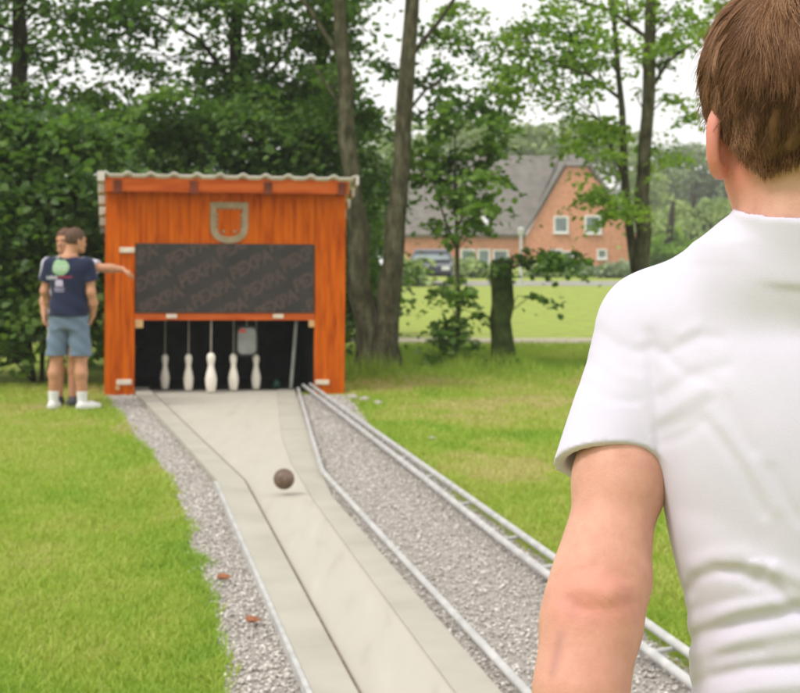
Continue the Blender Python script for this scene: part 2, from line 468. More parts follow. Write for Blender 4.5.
acc = [stones(20000, L_GE, L_LO, 3.2, 18.4, 1, over=-.0), stones(34000, L_RE, L_GR, 3.2, 18.2, 2, over=-.005), stones(500, L_GE, L_GE, 4.5, 18, 3, over=.07), stones(400, L_GR, L_GR, 4.5, 18, 4, over=.08)]
off = 0; Vs, Fs, Ts = [], [], []
for v, f, t in acc:
    Vs.append(v); Fs.append(f + off); Ts.append(t); off += len(v)
props(mesh_np('gravel', np.concatenate(Vs), np.concatenate(Fs), m_gravel, attrs={'tone': np.concatenate(Ts)}, smooth=False), kind='stuff')

# ------------------------------------------------------------------ grass
def grass(n, seed):
    r = np.random.default_rng(seed)
    y = 3.0 * (27.0 / 3.0) ** (r.random(n))                      # denser near the camera
    x = (r.random(n) * 2 - 1) * (.36 * y + 1.6)
    le = X(L_GE, y) + .14 * (fbm(y * 2.2, y * 0 + 1, 3) - .5) + r.normal(0, .025, n)
    ri = X(L_GR, y) + .14 * (fbm(y * 2.2, y * 0 + 5, 4) - .5) + r.normal(0, .025, n)
    keep = ((x < le) & (y < 18.4)) | ((x > ri) & (y < 18.4)) | (y >= 18.4) & ((x < -3.3) | (x > -.55) | (y > 20.6))
    keep &= ~((x < -3.3 + .1) & (y > 19.8))
    x, y = x[keep], y[keep]; n = len(x)
    dry = fbm(x * .9 + 3, y * .55, 11, 4) + .35 * (fbm(x * 5, y * 3, 21, 3) - .5)
    dry_r = np.where(x > 0, .06, 0.0)
    bare = fbm(x * 1.3 + 9, y * .8 + 4, 31, 3)
    tone = .585 + (dry - .5) * -1.15 - dry_r + r.normal(0, .12, n)
    tone = np.where(bare > .68, tone - .3, tone)
    edge = np.exp(-np.abs(x - X(L_GE, y)) / .12) * (y < 18.4)
    tone = np.clip(tone + edge * .12, 0, 1)
    far = np.clip((y - 19.5) / 2, 0, 1) * (x > -.6)
    hgt = (.020 + .022 * r.random(n)) * (1 + .5 * edge) * (1 + far * 3.0 * r.random(n)) * np.where(tone < .2, .7, 1)
    tone = np.clip(tone + far * .15, 0, 1)
    wid = .0022 * (1 + .10 * y) * (.7 + .6 * r.random(n))
    a = r.random(n) * 6.283; lean = hgt * (.35 + .9 * r.random(n)); la = r.random(n) * 6.283
    dx, dy = np.cos(a) * wid, np.sin(a) * wid
    lx, ly = np.cos(la) * lean, np.sin(la) * lean
    z0 = np.full(n, -.008)
    b0 = np.stack([x - dx, y - dy, z0], 1); b1 = np.stack([x + dx, y + dy, z0], 1)
    m0 = np.stack([x - dx * .75 + lx * .35, y - dy * .75 + ly * .35, hgt * .6], 1); m1 = np.stack([x + dx * .75 + lx * .35, y + dy * .75 + ly * .35, hgt * .6], 1)
    tp = np.stack([x + lx, y + ly, hgt], 1)
    V = np.stack([b0, b1, m1, m0, tp], 1).reshape(-1, 3)
    o = np.arange(n)[:, None] * 5
    return V, o + np.array([[0, 1, 2, 3]]), o + np.array([[3, 2, 4]]), np.repeat(tone, 5)
V, Q, T, tn = grass(900000, 5)
props(mesh_np('grass', V, [Q, T], m_grass, attrs={'tone': tn}), kind='stuff')

# path and road beyond the trees
def flat(name, x0, x1, y0, y1, z, mat, n=24, w=.4):
    x = np.linspace(x0, x1, n)
    a = y0 + w * (fbm(x * .3, x * 0, 3) - .5); b = y1 + w * (fbm(x * .3, x * 0 + 7, 3) - .5)
    V = np.concatenate([np.stack([x, a, x * 0 + z], 1), np.stack([x, b, x * 0 + z], 1)]); i = np.arange(n - 1)
    return props(mesh_np(name, V, np.stack([i, i + 1, i + n + 1, i + n], 1), mat), kind='structure')
flat('path', -20, 30, 28.3, 29.7, .0, m_path)
flat('road', -60, 60, 68, 76, .0, m_road)
# ------------------------------------------------------------------ edge rails of the lane, ball return
def poly3(L, ys, z, off=0.0): return [(X(L, y) + off, y, z) for y in ys]
def bar(mb, pts, w, h0, h1):
    """upright flat bar following pts"""
    for p, q in zip(pts[:-1], pts[1:]):
        d = np.array([q[0] - p[0], q[1] - p[1]]); d /= np.linalg.norm(d); nx, ny = -d[1] * w / 2, d[0] * w / 2
        mb.hexa([(p[0] - nx, p[1] - ny, h0), (p[0] + nx, p[1] + ny, h0), (q[0] + nx, q[1] + ny, h0), (q[0] - nx, q[1] - ny, h0),
                 (p[0] - nx, p[1] - ny, h1), (p[0] + nx, p[1] + ny, h1), (q[0] + nx, q[1] + ny, h1), (q[0] - nx, q[1] - ny, h1)])
mb = MB(); bar(mb, poly3(L_LO, [2.0, 5, 8, 11.3], 0, -.013), .020, -.02, .052)
props(mb.build('edge_rail', m_rail, smooth=True), 'straight pale metal edging along the grass-side margin of the concrete lane', 'metal edging')
mb = MB()
ysr = [2.0, 6, 9, 11.2, 11.75, 12.2, 14.1, 16, 18.55]
mb.tube(poly3(L_RR, ysr, .055), .017, 10)
for y in (3.2, 5.2, 7.1, 9.2, 11.3, 13.4, 15.5, 17.6): mb.box((X(L_RR, y), y, .0), (.012, .03, .09))
props(mb.build('edge_rail', m_rail, smooth=True), 'bent pale metal rail on the gravel side of the lane, nearer the ball return', 'metal edging')

tr = empty('ball_return_track', (float(X(L_TI, 10)), 10, 0), 0, 'long ladder-like double metal ball return track lying on the gravel beside the grass', 'ball return')
org = np.array([X(L_TI, 10), 10, 0])
ysr = [2.2, 6, 9, 11.5, 14.2, 16.6, 18.75]
for L in (L_TI, L_TO):
    pts = [np.array(p) - org for p in poly3(L, ysr, .075 if L is L_TI else .085)]
    MB().tube(pts, .019, 10).build('rail', m_rail, tr, smooth=True)
for y in (3.0, 4.3, 5.5, 6.5, 7.4, 8.2, 9.0, 10.2, 11.4, 12.4, 13.4, 14.6, 15.8, 17.0, 18.2):
    a = np.array([X(L_TI, y), y, .06]) - org; b = np.array([X(L_TO, y + .05), y + .05, .066]) - org
    m = MB(); m.tube([a, b], .010, 8)
    m.box(((a[0] + b[0]) / 2, (a[1] + b[1]) / 2, .015), (.04, .04, .07))
    m.build('crossbar', m_rail, tr, smooth=True)

# ------------------------------------------------------------------ ball in flight over the lane
bp = PW(284, 479, 10.9)
mb = MB(); n = 28
mb.lathe([(0.0675 * math.sin(math.pi * i / n) + 1e-4, -0.0675 * math.cos(math.pi * i / n)) for i in range(n + 1)], n=36)
b = mb.build('bowling_ball', m_ball, smooth='all'); b.location = tuple(bp)
props(b, 'brown speckled ball flying just above the concrete lane', 'ball')

# ------------------------------------------------------------------ the skittle hut
HA = math.radians(9.0)
hb = PG(225.5, 394.6); hut = empty('skittle_hut', (hb[0], hb[1], -.008), HA,
    'orange wooden skittle hut with a pale scalloped roof edge and a black panel', 'hut')
S92 = 92.35
hut.rotation_euler = (0, .007, HA)
def hx(u): return (u - 224) / S92 * .996
def hz(v): return (394.6 - v) / S92
r = np.random.default_rng(3)
def boards(x0, x1, z0, z1, y, t, mb, bw=.12, gap=.002, mi=0):
    n = max(1, round((x1 - x0) / bw)); wd = (x1 - x0) / n
    for i in range(n):
        mb.box((x0 + (i + .5) * wd, y + r.uniform(-.0025, .0025), (z0 + z1) / 2 + r.uniform(-.001, .001)), (wd - gap, t, z1 - z0), mi)
XL, XR, OL, OR_ = hx(104), hx(344.5), hx(133.5), hx(313)
ZT = hz(186); ZB, ZP0, ZP1 = hz(319.5), hz(312.3), hz(242.8)
mb = MB(); boards(XL, OL, .0, ZT, .014, .024, mb, .16); mb.build('front_panel', m_wood, hut, bevel=.0015)
mb = MB(); boards(OR_, XR, .0, ZT, .014, .024, mb, .17); mb.build('front_panel', m_wood, hut, bevel=.0015)
mb = MB(); boards(OL + .002, OR_ - .002, ZP1 - .01, ZT, .0145, .024, mb, .115); mb.build('upper_cladding', m_wood, hut, bevel=.0015)
mb = MB(); mb.box(((OL + OR_) / 2, .022, (ZB + ZP0) / 2), (OR_ - OL - .004, .05, ZP0 - ZB)); mb.build('lintel', m_woodh, hut, bevel=.004)
sh = MB().box(((OL + OR_) / 2, -.012, (ZP0 + ZP1) / 2), (OR_ - OL - .012, .018, ZP1 - ZP0 - .006)).build('shutter', m_black, hut, bevel=.002)
# lettering in slanting rows, cut off at the edge of the board
cu = bpy.data.curves.new('word', 'FONT'); cu.body = 'PEXPA'; cu.size = 1; cu.offset = .045
ob = bpy.data.objects.new('word', cu); C.objects.link(ob)
dg = bpy.context.evaluated_depsgraph_get(); tm = ob.evaluated_get(dg).to_mesh()
wv = np.array([v.co[:] for v in tm.vertices]); wf = [tuple(p.vertices) for p in tm.polygons]
ob.evaluated_get(dg).to_mesh_clear(); bpy.data.objects.remove(ob)
wv[:, :2] -= (wv[:, :2].max(0) + wv[:, :2].min(0)) / 2
wv[:, 0] *= .50 / np.ptp(wv[:, 0]); wv[:, 1] *= .15 / np.ptp(wv[:, 1])
wv[:, 0] += wv[:, 1] * .15
ta = math.radians(28)
dxr = np.array([math.cos(ta), math.sin(ta)])
bm = bmesh.new()
cx0, cz0 = (OL + OR_) / 2, (ZP0 + ZP1) / 2
# rows found in the photo: word centres at px
p0 = np.array([hx(198), hz(271)]); e1 = np.array([hx(249) - hx(198) - .0, hz(259.5) - hz(267.5)]); e2 = np.array([hx(211) - hx(198), hz(291) - hz(271)])
for i in range(-7, 8):
    for j in range(-6, 7):
        c = p0 + e1 * i + e2 * j
        if abs(c[0] - cx0) > 1.35 or abs(c[1] - cz0) > .75: continue
        vv = [bm.verts.new((c[0] + v[0] * dxr[0] - v[1] * dxr[1], -.0245, c[1] + v[0] * dxr[1] + v[1] * dxr[0])) for v in wv]
        for f in wf:
            try: bm.faces.new([vv[k] for k in f])
            except ValueError: pass
for co_, no in (((OL + .012, 0, 0), (-1, 0, 0)), ((OR_ - .012, 0, 0), (1, 0, 0)), ((0, 0, ZP0 + .006), (0, 0, -1)), ((0, 0, ZP1 - .006), (0, 0, 1))):
    bmesh.ops.bisect_plane(bm, geom=bm.verts[:] + bm.edges[:] + bm.faces[:], plane_co=co_, plane_no=no, clear_outer=True)
me = bpy.data.meshes.new('lettering'); bm.to_mesh(me); bm.free()
o = link('lettering', me, m_print, sh)
# fascia, rafter ends, corrugated roof
mb = MB(); mb.box(((XL + XR) / 2, -.155, hz(185.5)), (XR - XL + .02, .022, .15)); fa = mb.build('fascia', m_woodh, hut, bevel=.003)
for u in (116, 190.5, 264, 338.5):
    MB().box((hx(u), -.0, hz(187.5)), (.085, .38, .135)).build('rafter_end', m_woodd, hut, bevel=.004)
RW0, RW1 = hx(103), hx(352); RY0, RY1 = -.23, 2.12; RZ0, RZ1 = hz(175.5), hz(175.5) - .80
nb_ = 11; nx_, ny_ = 16 * nb_ + 1, 7 * 5 + 1
gx = np.linspace(RW0, RW1, nx_); ty = np.linspace(0, 1, ny_)
wav = np.clip(np.cos((gx - RW0) / (RW1 - RW0) * nb_ * 2 * math.pi), .15, 1) * .034
stp = ((ty * 7) % 1.0); stp[-1] = 1.0; stp = -.028 * stp
ZG = RZ0 + (RZ1 - RZ0) * ty[None, :] + wav[:, None] + stp[None, :] - .012 * ((gx - RW0) / (RW1 - RW0))[:, None]
GX = np.repeat(gx[:, None], ny_, 1); GY = np.repeat((RY0 + (RY1 - RY0) * ty)[None], nx_, 0)
top = np.stack([GX, GY, ZG], -1).reshape(-1, 3); bot = top - [0, 0, .014]
I = np.arange(nx_ * ny_).reshape(nx_, ny_)
q = np.stack([I[:-1, :-1], I[1:, :-1], I[1:, 1:], I[:-1, 1:]], -1).reshape(-1, 4)
N = nx_ * ny_
def rim(e): return np.stack([e[:-1], e[1:], e[1:] + N, e[:-1] + N], 1)
qs = np.concatenate([q, q[:, ::-1] + N, rim(I[:, 0])[:, ::-1], rim(I[:, -1]), rim(I[0, :]), rim(I[-1, :])[:, ::-1]])
rf = mesh_np('roof', np.concatenate([top, bot]), qs, m_roof, hut, smooth=False)
# stepped verge trim at both sides of the roof
for xs_, nm in ((RW0 - .012, 0), (RW1 + .002, 1)):
    for k in range(7):
        m = MB()
        t0, t1 = k / 7, (k + 1) / 7
        y0, y1 = RY0 + (RY1 - RY0) * t0, RY0 + (RY1 - RY0) * t1
        zt = RZ0 + (RZ1 - RZ0) * t0 - .012 * nm
        wv_ = .075 if nm == 0 else .03
        xa_ = xs_ - wv_ + .014 if nm == 0 else xs_
        m.hexa([(xa_, y0 + .03 * k, zt - .075), (xa_ + wv_, y0 + .03 * k, zt - .075), (xa_ + wv_, y1, zt - .10), (xa_, y1, zt - .10),
                (xa_, y0 + .03 * k, zt + .03), (xa_ + wv_, y0 + .03 * k, zt + .03), (xa_ + wv_, y1, zt - .03), (xa_, y1, zt - .03)])
        m.build('verge_tile', m_roof, rf, bevel=.008)
# side walls, back wall, floor, inner lining
for x in (XL + .012, XR - .012):
    mb = MB()
    for k in range(14):
        y0 = .03 + k * .14
        mb.box((x, y0 + .068, (ZT - .02 - .34 * (y0 / 2.0)) / 2), (.024, .134, ZT - .03 - .34 * (y0 / 2.0) * 2))
    mb.build('side_wall', m_wood, hut, bevel=.002)
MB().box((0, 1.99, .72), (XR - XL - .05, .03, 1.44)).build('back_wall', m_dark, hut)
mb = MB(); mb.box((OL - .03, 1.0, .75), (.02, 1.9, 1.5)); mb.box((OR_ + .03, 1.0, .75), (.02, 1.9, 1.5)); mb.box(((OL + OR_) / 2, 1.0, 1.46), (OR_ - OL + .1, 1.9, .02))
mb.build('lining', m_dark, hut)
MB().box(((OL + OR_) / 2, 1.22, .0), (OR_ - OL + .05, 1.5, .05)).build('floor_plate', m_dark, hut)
# fittings
def fit(name, u, v, w, h, mat, y=-.008, t=.02, bev=.004):
    return MB().box((hx(u), y, hz(v)), (w, t, h)).build(name, mat, hut, bevel=bev)
fit('latch', 125.5, 250, .165, .06, m_cream, bev=.009); fit('latch', 123.5, 380.8, .165, .06, m_cream, bev=.009); fit('latch', 321.5, 382, .155, .055, m_cream, bev=.009)
fit('clip', 169.8, 315.4, .115, .045, m_cream, y=-.012, t=.022); fit('clip', 276.3, 315.4, .115, .045, m_cream, y=-.012, t=.022)
fit('block', 137.8, 323, .085, .09, m_tan, y=.02, t=.06); fit('block', 310.3, 323, .06, .075, m_tan, y=.02, t=.06)
MB().tube([(hx(117), .0, hz(386.5)), (hx(117), -.03, hz(386.5))], .025, 14).build('knob', m_tan, hut, smooth=True)
# shield emblem: notched U-shaped band
def shield(s, n=14):
    cx, zt, zb = hx(226.5), hz(201.5), hz(243.5)
    w = .205 * s; pts = [(cx - w, zt), (cx + w, zt)]
    zt_ = zt; zc = zb + .20
    for i in range(n + 1):
        t = i / n * math.pi
        pts.append((cx + w * math.cos(t) * (1 if abs(math.cos(t)) > .3 else 1), zc - (.19) * math.sin(t) ** .8))
    return pts
outp = shield(1.0); cxs = sum(p[0] for p in outp) / len(outp); czs = hz(221)
inn = [(hx(226.5) + (p[0] - hx(226.5)) * .69, hz(220.5) + (p[1] - hz(220.5)) * .70) for p in outp]
mb = MB(); n = len(outp)
for i in range(n):
    j = (i + 1) % n
    mb.hexa([(outp[i][0], .001, outp[i][1]), (outp[j][0], .001, outp[j][1]), (inn[j][0], .001, inn[j][1]), (inn[i][0], .001, inn[i][1]),
             (outp[i][0], -.016, outp[i][1]), (outp[j][0], -.016, outp[j][1]), (inn[j][0], -.016, inn[j][1]), (inn[i][0], -.016, inn[i][1])])
def tooth(x, z, w, h): mb.box((x, -.006, z), (w, .018, h))
for k in range(5): tooth(hx(226.5) + (k - 2) * .056, inn[0][1] - .006, .026, .022)
for k in range(4):
    for s in (-1, 1): tooth(hx(226.5) + s * (.205 * .69 - .010), inn[0][1] - .075 - k * .052, .03, .026)
for k in (-1, 1): tooth(hx(226.5) + k * .06, inn[2][1] - .075, .03, .03)
mb.build('shield_emblem', m_emblem, hut)

# things in the opening
def hw(x, y, z=0.0):
    return np.array([hb[0] + x * math.cos(HA) - y * math.sin(HA), hb[1] + x * math.sin(HA) + y * math.cos(HA), z])
prof = [(.030, 0), (.041, .010), (.050, .06), (.056, .115), (.055, .15), (.046, .20), (.034, .245), (.029, .275), (.031, .305), (.038, .335), (.041, .362), (.037, .388), (.024, .408), (.006, .416)]
place = [(165, .40, 'leftmost pale wooden skittle pin hanging from a cord at the left edge of the row', .93),
         (188.5, .20, 'pale wooden skittle pin between the leftmost pin and the large front pin', .97),
         (211, .00, 'front skittle pin in the middle of the row, tallest of all', 1.03),
         (233.5, .20, 'pale wooden skittle pin hanging right under the grey rounded panel', .98),
         (256, .40, 'rightmost pale wooden skittle pin, narrow and right of the grey rounded panel', .93)]
pin0 = None
for u, dy, lab, s in place:
    Y = hb[1] + dy; x = (u - 400) / F * Y
    loc = (x, Y, .026)
    if pin0 is None:
        pin0 = MB().lathe(prof, n=24).build('skittle_pin', m_pin, smooth='all')
        cd = MB().tube([(0, 0, .414), (.004, 0, .9), (0, 0, 1.40)], .007, 6).build('cord', m_cord, pin0)
        p = pin0
    else:
        p = pin0.copy(); C.objects.link(p); k = cd.copy(); C.objects.link(k); k.parent = p
    p.location = loc; p.scale = (s * 1.02, s * 1.02, s)
    if u == 211: p.scale = (s * 1.1, s * 1.1, s)
    props(p, lab, 'skittle pin', 'skittle pins hanging in the hut')
# grey rounded panel hanging among the cords
c = PW(247, 341, hb[1] + .12)
t = empty('hanging_panel', tuple(c), HA, 'grey rounded panel with a dark rim hanging among the pin cords', 'hanging panel')
def rrect(w, h, r_, n=6):
    pts = []
    for cx, cz, a0 in ((w - r_, h - r_, 0), (-w + r_, h - r_, 90), (-w + r_, -h + r_, 180), (w - r_, -h + r_, 270)):
        for i in range(n + 1):
            a = math.radians(a0 + 90 * i / n); pts.append((cx + r_ * math.cos(a), cz + r_ * math.sin(a)))
    return pts
MB().prism(rrect(.118, .165, .07), .0, .05).build('panel_rim', m_dark, t, bevel=.006)
MB().prism(rrect(.098, .142, .055), -.008, .03).build('panel_face', m_greym, t, bevel=.008)
MB().prism(rrect(.035, .018, .012), -.014, .0).build('red_tab', m_red, t).location = (-.05, 0, .112)
MB().tube([(0, .03, .16), (0, .03, .62)], .006, 6).build('hanger', m_cord, t)
# pole, small green object, grey bar at the right inside
a = PW(291, 388, hb[1] + .25); bq = PW(296.5, 318, hb[1] + .25)
props(MB().tube([a, bq, bq + (bq - a) * .35], .020, 10).build('support_pole', m_greym, smooth=True), 'thin grey upright pole inside the hut opening, near its inner wall by the track', 'pole')
gb = PW(276.5, 386, hb[1] + .55); gb[2] = .055
props(MB().lathe([(.03, -.03), (.045, -.02), (.052, .01), (.045, .045), (.02, .06), (.014, .075)], gb, 16).build('green_bottle', m_green, smooth='all'), 'small dark green object standing on the hut floor by the pole', 'bottle')

# ------------------------------------------------------------------ leaves and stones on the ground
def dry_leaf(loc, L, lab, rz):
    n = 9; vs = []; fs = []
    for i in range(n):
        t = i / (n - 1); wd = .42 * L * math.sin(math.pi * t) ** .7 * (1 - .25 * t) + .002
        zc = .25 * L * (t - .4) ** 2 * 2
        vs += [(L * (t - .5), -wd, zc + wd * .5), (L * (t - .5), 0, zc), (L * (t - .5), wd, zc + wd * .7)]
    for i in range(n - 1):
        for j in (0, 1): fs.append((i * 3 + j, i * 3 + j + 1, i * 3 + j + 4, i * 3 + j + 3))
    o = MB().add(vs, fs).build('dry_leaf', m_drygl, smooth='all'); o.location = loc; o.rotation_euler = (.1, .15, rz)
    sm = o.modifiers.new('thick', 'SOLIDIFY'); sm.thickness = .002
    props(o, lab, 'dry leaf', 'dry leaves on the gravel')
p = PG(223.5, 584); dry_leaf((p[0], p[1], .022), .075, 'small pale orange dry leaf on the gravel, farther along the lane edge', .3)
p = PG(253, 628); dry_leaf((p[0], p[1], .022), .085, 'larger curled dark brown dry leaf on the gravel, close to the edging', .9)
for k, (u, v, s) in enumerate(((352, 399, .075), (364, 401, .06), (378, 405, .055), (432, 440, .03))):
    p = PG(u, v); rr = np.random.default_rng(40 + k)
    bm = bmesh.new(); bmesh.ops.create_icosphere(bm, subdivisions=2, radius=s)
    for v_ in bm.verts:
        v_.co *= 1 + rr.uniform(-.18, .18); v_.co.z *= .55
    me = bpy.data.meshes.new('stone'); bm.to_mesh(me); bm.free()
    o = link('stone', me, m_stone); o.location = (p[0], p[1], .015)
    props(o, ['broad pale stone at the corner of the hut', 'middle pale stone between two others near the hut corner', 'pale stone on the grass end of the short row by the hut', 'lone small pale stone in the grass beyond the ball return'][k], 'stone', 'pale stones near the hut')
# ------------------------------------------------------------------ trees
def leaf_arrays(cen, L, rng, tilt=.6, droop=0.0, tone_mu=.5, tone_sd=.22):
    n = len(cen)
    nr = rng.normal(0, tilt, (n, 3)) + [0, 0, 1]; nr /= np.linalg.norm(nr, axis=1)[:, None]
    t = rng.normal(0, 1, (n, 3)); t[:, 2] -= droop
    t -= nr * (t * nr).sum(1)[:, None]; t /= np.linalg.norm(t, axis=1)[:, None] + 1e-6
    s = np.cross(nr, t)
    l = L * (.7 + .6 * rng.random(n))[:, None]; wd = l * .42; up = nr * wd * .35
    V = np.stack([cen - .5 * l * t, cen - .22 * l * t + wd * s + up, cen + .16 * l * t + wd * .86 * s + up, cen + .55 * l * t,
                  cen + .16 * l * t - wd * .86 * s + up, cen - .22 * l * t - wd * s + up], 1)
    tone = np.clip(rng.normal(tone_mu, tone_sd, n), 0, 1)
    return V.reshape(-1, 3), np.repeat(tone, 6)
LF = np.array([[0, 1, 2, 3], [0, 3, 4, 5]])

def crown_points(ells, rng, R, per, flat=.24):
    """ells: (centre, radii, clusters) -> leaf centres, cluster centres"""
    P, CC, T = [], [], []
    for c, rad, k in ells:
        d = rng.normal(0, 1, (k, 3)); d /= np.linalg.norm(d, axis=1)[:, None]
        q = np.asarray(c) + d * np.asarray(rad) * (rng.random(k) ** .42)[:, None]
        CC.append(q)
        for cc in q:
            m = int(per * (.5 + rng.random()))
            rr = R * (.6 + .8 * rng.random())
            off = rng.normal(0, 1, (m, 3)); off *= (rr * .55)
            ax = rng.normal(0, .35, 3); ax[2] = 1; ax /= np.linalg.norm(ax)
            h = off @ ax; off -= np.outer(h * (1 - flat), ax)
            off[:, 2] -= .25 * (off[:, :2] ** 2).sum(1) / max(rr, .1)
            P.append(cc + off); T.append(np.full(m, rng.normal(0, .22)))
    return np.concatenate(P), np.concatenate(CC), np.concatenate(T)

def make_tree(name, label, cat, base, stems, ells, leaf, L, R, per, seed, group=None, bark=None, limbs=(), twig=.5, twig_r=.014, tilt=.6, mu=.5, zmin=.03):
    rng = np.random.default_rng(seed)
    base = np.asarray(base, float)
    t = empty(name, base, 0, label, cat, group)
    P, CC, T = crown_points(ells, rng, R, per)
    ok = P[:, 2] > zmin; P, T = P[ok], T[ok]
    V, tn = leaf_arrays(P, L, rng, tilt, .4, mu)
    tn = np.clip(tn + np.repeat(T, 6), 0, 1)
    F_ = (LF[None] + (np.arange(len(P)) * 6)[:, None, None]).reshape(-1, 4)
    mesh_np('crown', V - base, F_, LEAF[leaf], t, {'tone': tn}, smooth=False)
    mb = MB(); samples = []
    for st in list(stems) + list(limbs):
        pts = [np.array(p[:3], float) for p in st]; rad = [p[3] for p in st]
        fine, fr = [], []
        for i in range(len(pts) - 1):
            m = max(2, int(np.linalg.norm(pts[i + 1] - pts[i]) / .35))
            for k in range(m):
                f = k / m; fine.append(pts[i] * (1 - f) + pts[i + 1] * f); fr.append((rad[i] * (1 - f) + rad[i + 1] * f) * (1 + rng.normal(0, .045)))
        fine.append(pts[-1]); fr.append(rad[-1])
        fine = [p + (rng.normal(0, .16, 3) * q if 0 < i < len(fine) - 1 else 0) for i, (p, q) in enumerate(zip(fine, fr))]
        mb.tube([p - base for p in fine], fr, 12 if max(fr) > .05 else 7)
        samples += [(p, q) for p, q in zip(fine, fr)]
    if samples and twig > 0:
        SP = np.array([s[0] for s in samples])
        for cc in CC:
            if rng.random() > twig: continue
            d = np.linalg.norm(SP - cc, axis=1) + 1.2 * np.maximum(SP[:, 2] - cc[2] + .2, 0)
            k = int(np.argmin(d)); a = SP[k]
            if np.linalg.norm(a - cc) > 3.2 or cc[2] < .05: continue
            mid = (a + cc) / 2 + rng.normal(0, .06, 3) + [0, 0, .08]
            r0 = min(twig_r, samples[k][1] * .7)
            mb.tube([a - base, mid - base, cc - base], [r0, r0 * .65, r0 * .3], 4, cap=False)
    if mb.v: mb.build('trunk', bark or m_bark, t, smooth='all')
    return t

def E(u, v, Y, ru, rv, rd, k): return (PW(u, v, Y), (ru * Y / F, rd, rv * Y / F), k)
def ST(pts, Y, dY=0.0):
    """stem from px points (u, v, width px), the first at the ground"""
    out = []
    for i, (u, v, wd) in enumerate(pts):
        y = Y + dY * i / max(1, len(pts) - 1); p = PW(u, v, y); out.append((p[0], p[1], p[2], wd / 2 * y / F))
    return out

# big twin-trunked tree beside the hut
b = PG(378, 373)
make_tree('deciduous_tree', 'tall tree with two grey-brown trunks joined at the base, right beside the hut', 'tree', b,
    [ST([(376, 376, 36), (370, 350, 26), (362, 290, 22), (355, 200, 19), (347, 110, 15), (340, 20, 13), (335, -120, 11), (330, -260, 7)], b[1]),
     ST([(384, 376, 38), (388, 345, 27), (392, 290, 22), (399, 190, 19), (406, 90, 17), (412, 10, 15), (418, -120, 12), (422, -260, 7)], b[1])],
    [E(300, -40, 22.5, 90, 60, 1.6, 22), E(420, -130, 22, 130, 60, 1.6, 20), E(374, 170, 22.8, 14, 60, .5, 6), E(440, 70, 22.3, 60, 50, 1.0, 9), E(330, 105, 23, 34, 40, .8, 12)],
    'mid', .085, .34, 88, 11,
    limbs=[ST([(343, 60, 6), (310, 10, 4.5), (270, -40, 3)], 21.9, .4), ST([(408, 60, 6), (440, 20, 4.5), (480, -40, 3)], 21.6, .3), ST([(402, 120, 4), (425, 90, 3), (455, 70, 2)], 21.6, .4),
           ST([(349, 120, 4), (330, 90, 3), (310, 60, 2)], 21.7, .5)], twig=.6, mu=.42)

# right-hand pair of trunks
b = PG(650, 368)
make_tree('deciduous_tree', 'slender dark-stemmed tree with two trunks and airy light leaves before the brick house', 'tree', b,
    [ST([(652, 370, 26), (645, 320, 19), (642, 262, 16.5), (645, 170, 14), (648, 90, 13), (651, 0, 12), (656, -120, 9), (660, -240, 5)], b[1]),
     ST([(648, 350, 16), (640, 300, 11), (634, 262, 9.5), (625, 190, 8), (622, 110, 6.5), (616, 40, 5), (606, -60, 3.5)], b[1], .3)],
    [E(560, 30, 22.6, 130, 60, 1.5, 56), E(700, 10, 22.4, 70, 55, 1.2, 17), E(600, -120, 22.4, 170, 60, 2, 24), E(590, 140, 22.2, 32, 42, .7, 13), E(535, 90, 22.4, 65, 28, .8, 17), E(672, 110, 22.6, 26, 30, .7, 4), E(612, 200, 22, 22, 32, .5, 8), E(668, 150, 22.6, 10, 25, .3, 3)],
    'light', .076, .32, 66, 12, bark=m_bark,
    limbs=[ST([(648, 92, 5), (668, 62, 4), (700, 38, 3), (730, 20, 2)], 22.4, .2), ST([(624, 178, 5), (612, 150, 4), (600, 120, 2.5)], 22.4, -.2), ST([(650, 40, 5), (610, 10, 4), (560, -5, 2.5)], 22.4, .3),
           ST([(622, 100, 4), (590, 75, 3), (540, 60, 2), (500, 50, 1.5)], 22.4, .2)], twig=.5, mu=.58)

# young tree and ivy stump on the edge of the lawn
b = PG(458, 371)
make_tree('young_tree', 'young thin-stemmed tree with a dense green crown left of the mossy stump', 'tree', b,
    [ST([(458, 372, 6), (459, 320, 5), (457, 260, 4.5), (455, 190, 3), (455, 140, 1.5)], b[1])],
    [E(457, 190, b[1], 46, 66, .75, 34), E(470, 118, b[1], 36, 22, .5, 7), E(425, 150, b[1] + .2, 24, 40, .5, 9), E(490, 140, b[1], 24, 40, .5, 8), E(459, 318, b[1], 24, 44, .45, 14), E(452, 355, b[1], 14, 12, .3, 5)],
    'mid', .095, .22, 40, 13, limbs=[ST([(457, 250, 3), (440, 205, 2), (428, 160, 1.2)], b[1]), ST([(456, 230, 3), (476, 190, 2), (492, 150, 1.2)], b[1])], twig=.8, twig_r=.009, mu=.72)
b = PG(502, 372)
st = make_tree('mossy_stump', 'thick cut-off mossy tree stump with ivy and a leafy shoot', 'tree stump', b,
    [ST([(502, 376, 34), (502, 360, 25), (502, 320, 22), (502, 285, 22), (502, 262, 22)], b[1])],
    [E(502, 272, b[1] - .10, 9, 9, .14, 4), E(522, 258, b[1], 14, 7, .2, 2), E(548, 262, b[1], 26, 16, .4, 9), E(580, 262, b[1] - .1, 12, 16, .3, 4), E(545, 300, b[1], 12, 10, .3, 2), E(496, 365, b[1] - .2, 22, 7, .3, 4)],
    'mid', .09, .19, 24, 14, bark=m_moss, limbs=[ST([(505, 270, 3), (530, 262, 2.2), (575, 258, 1.4), (588, 254, 1)], b[1])], twig=.8, twig_r=.008, mu=.35)

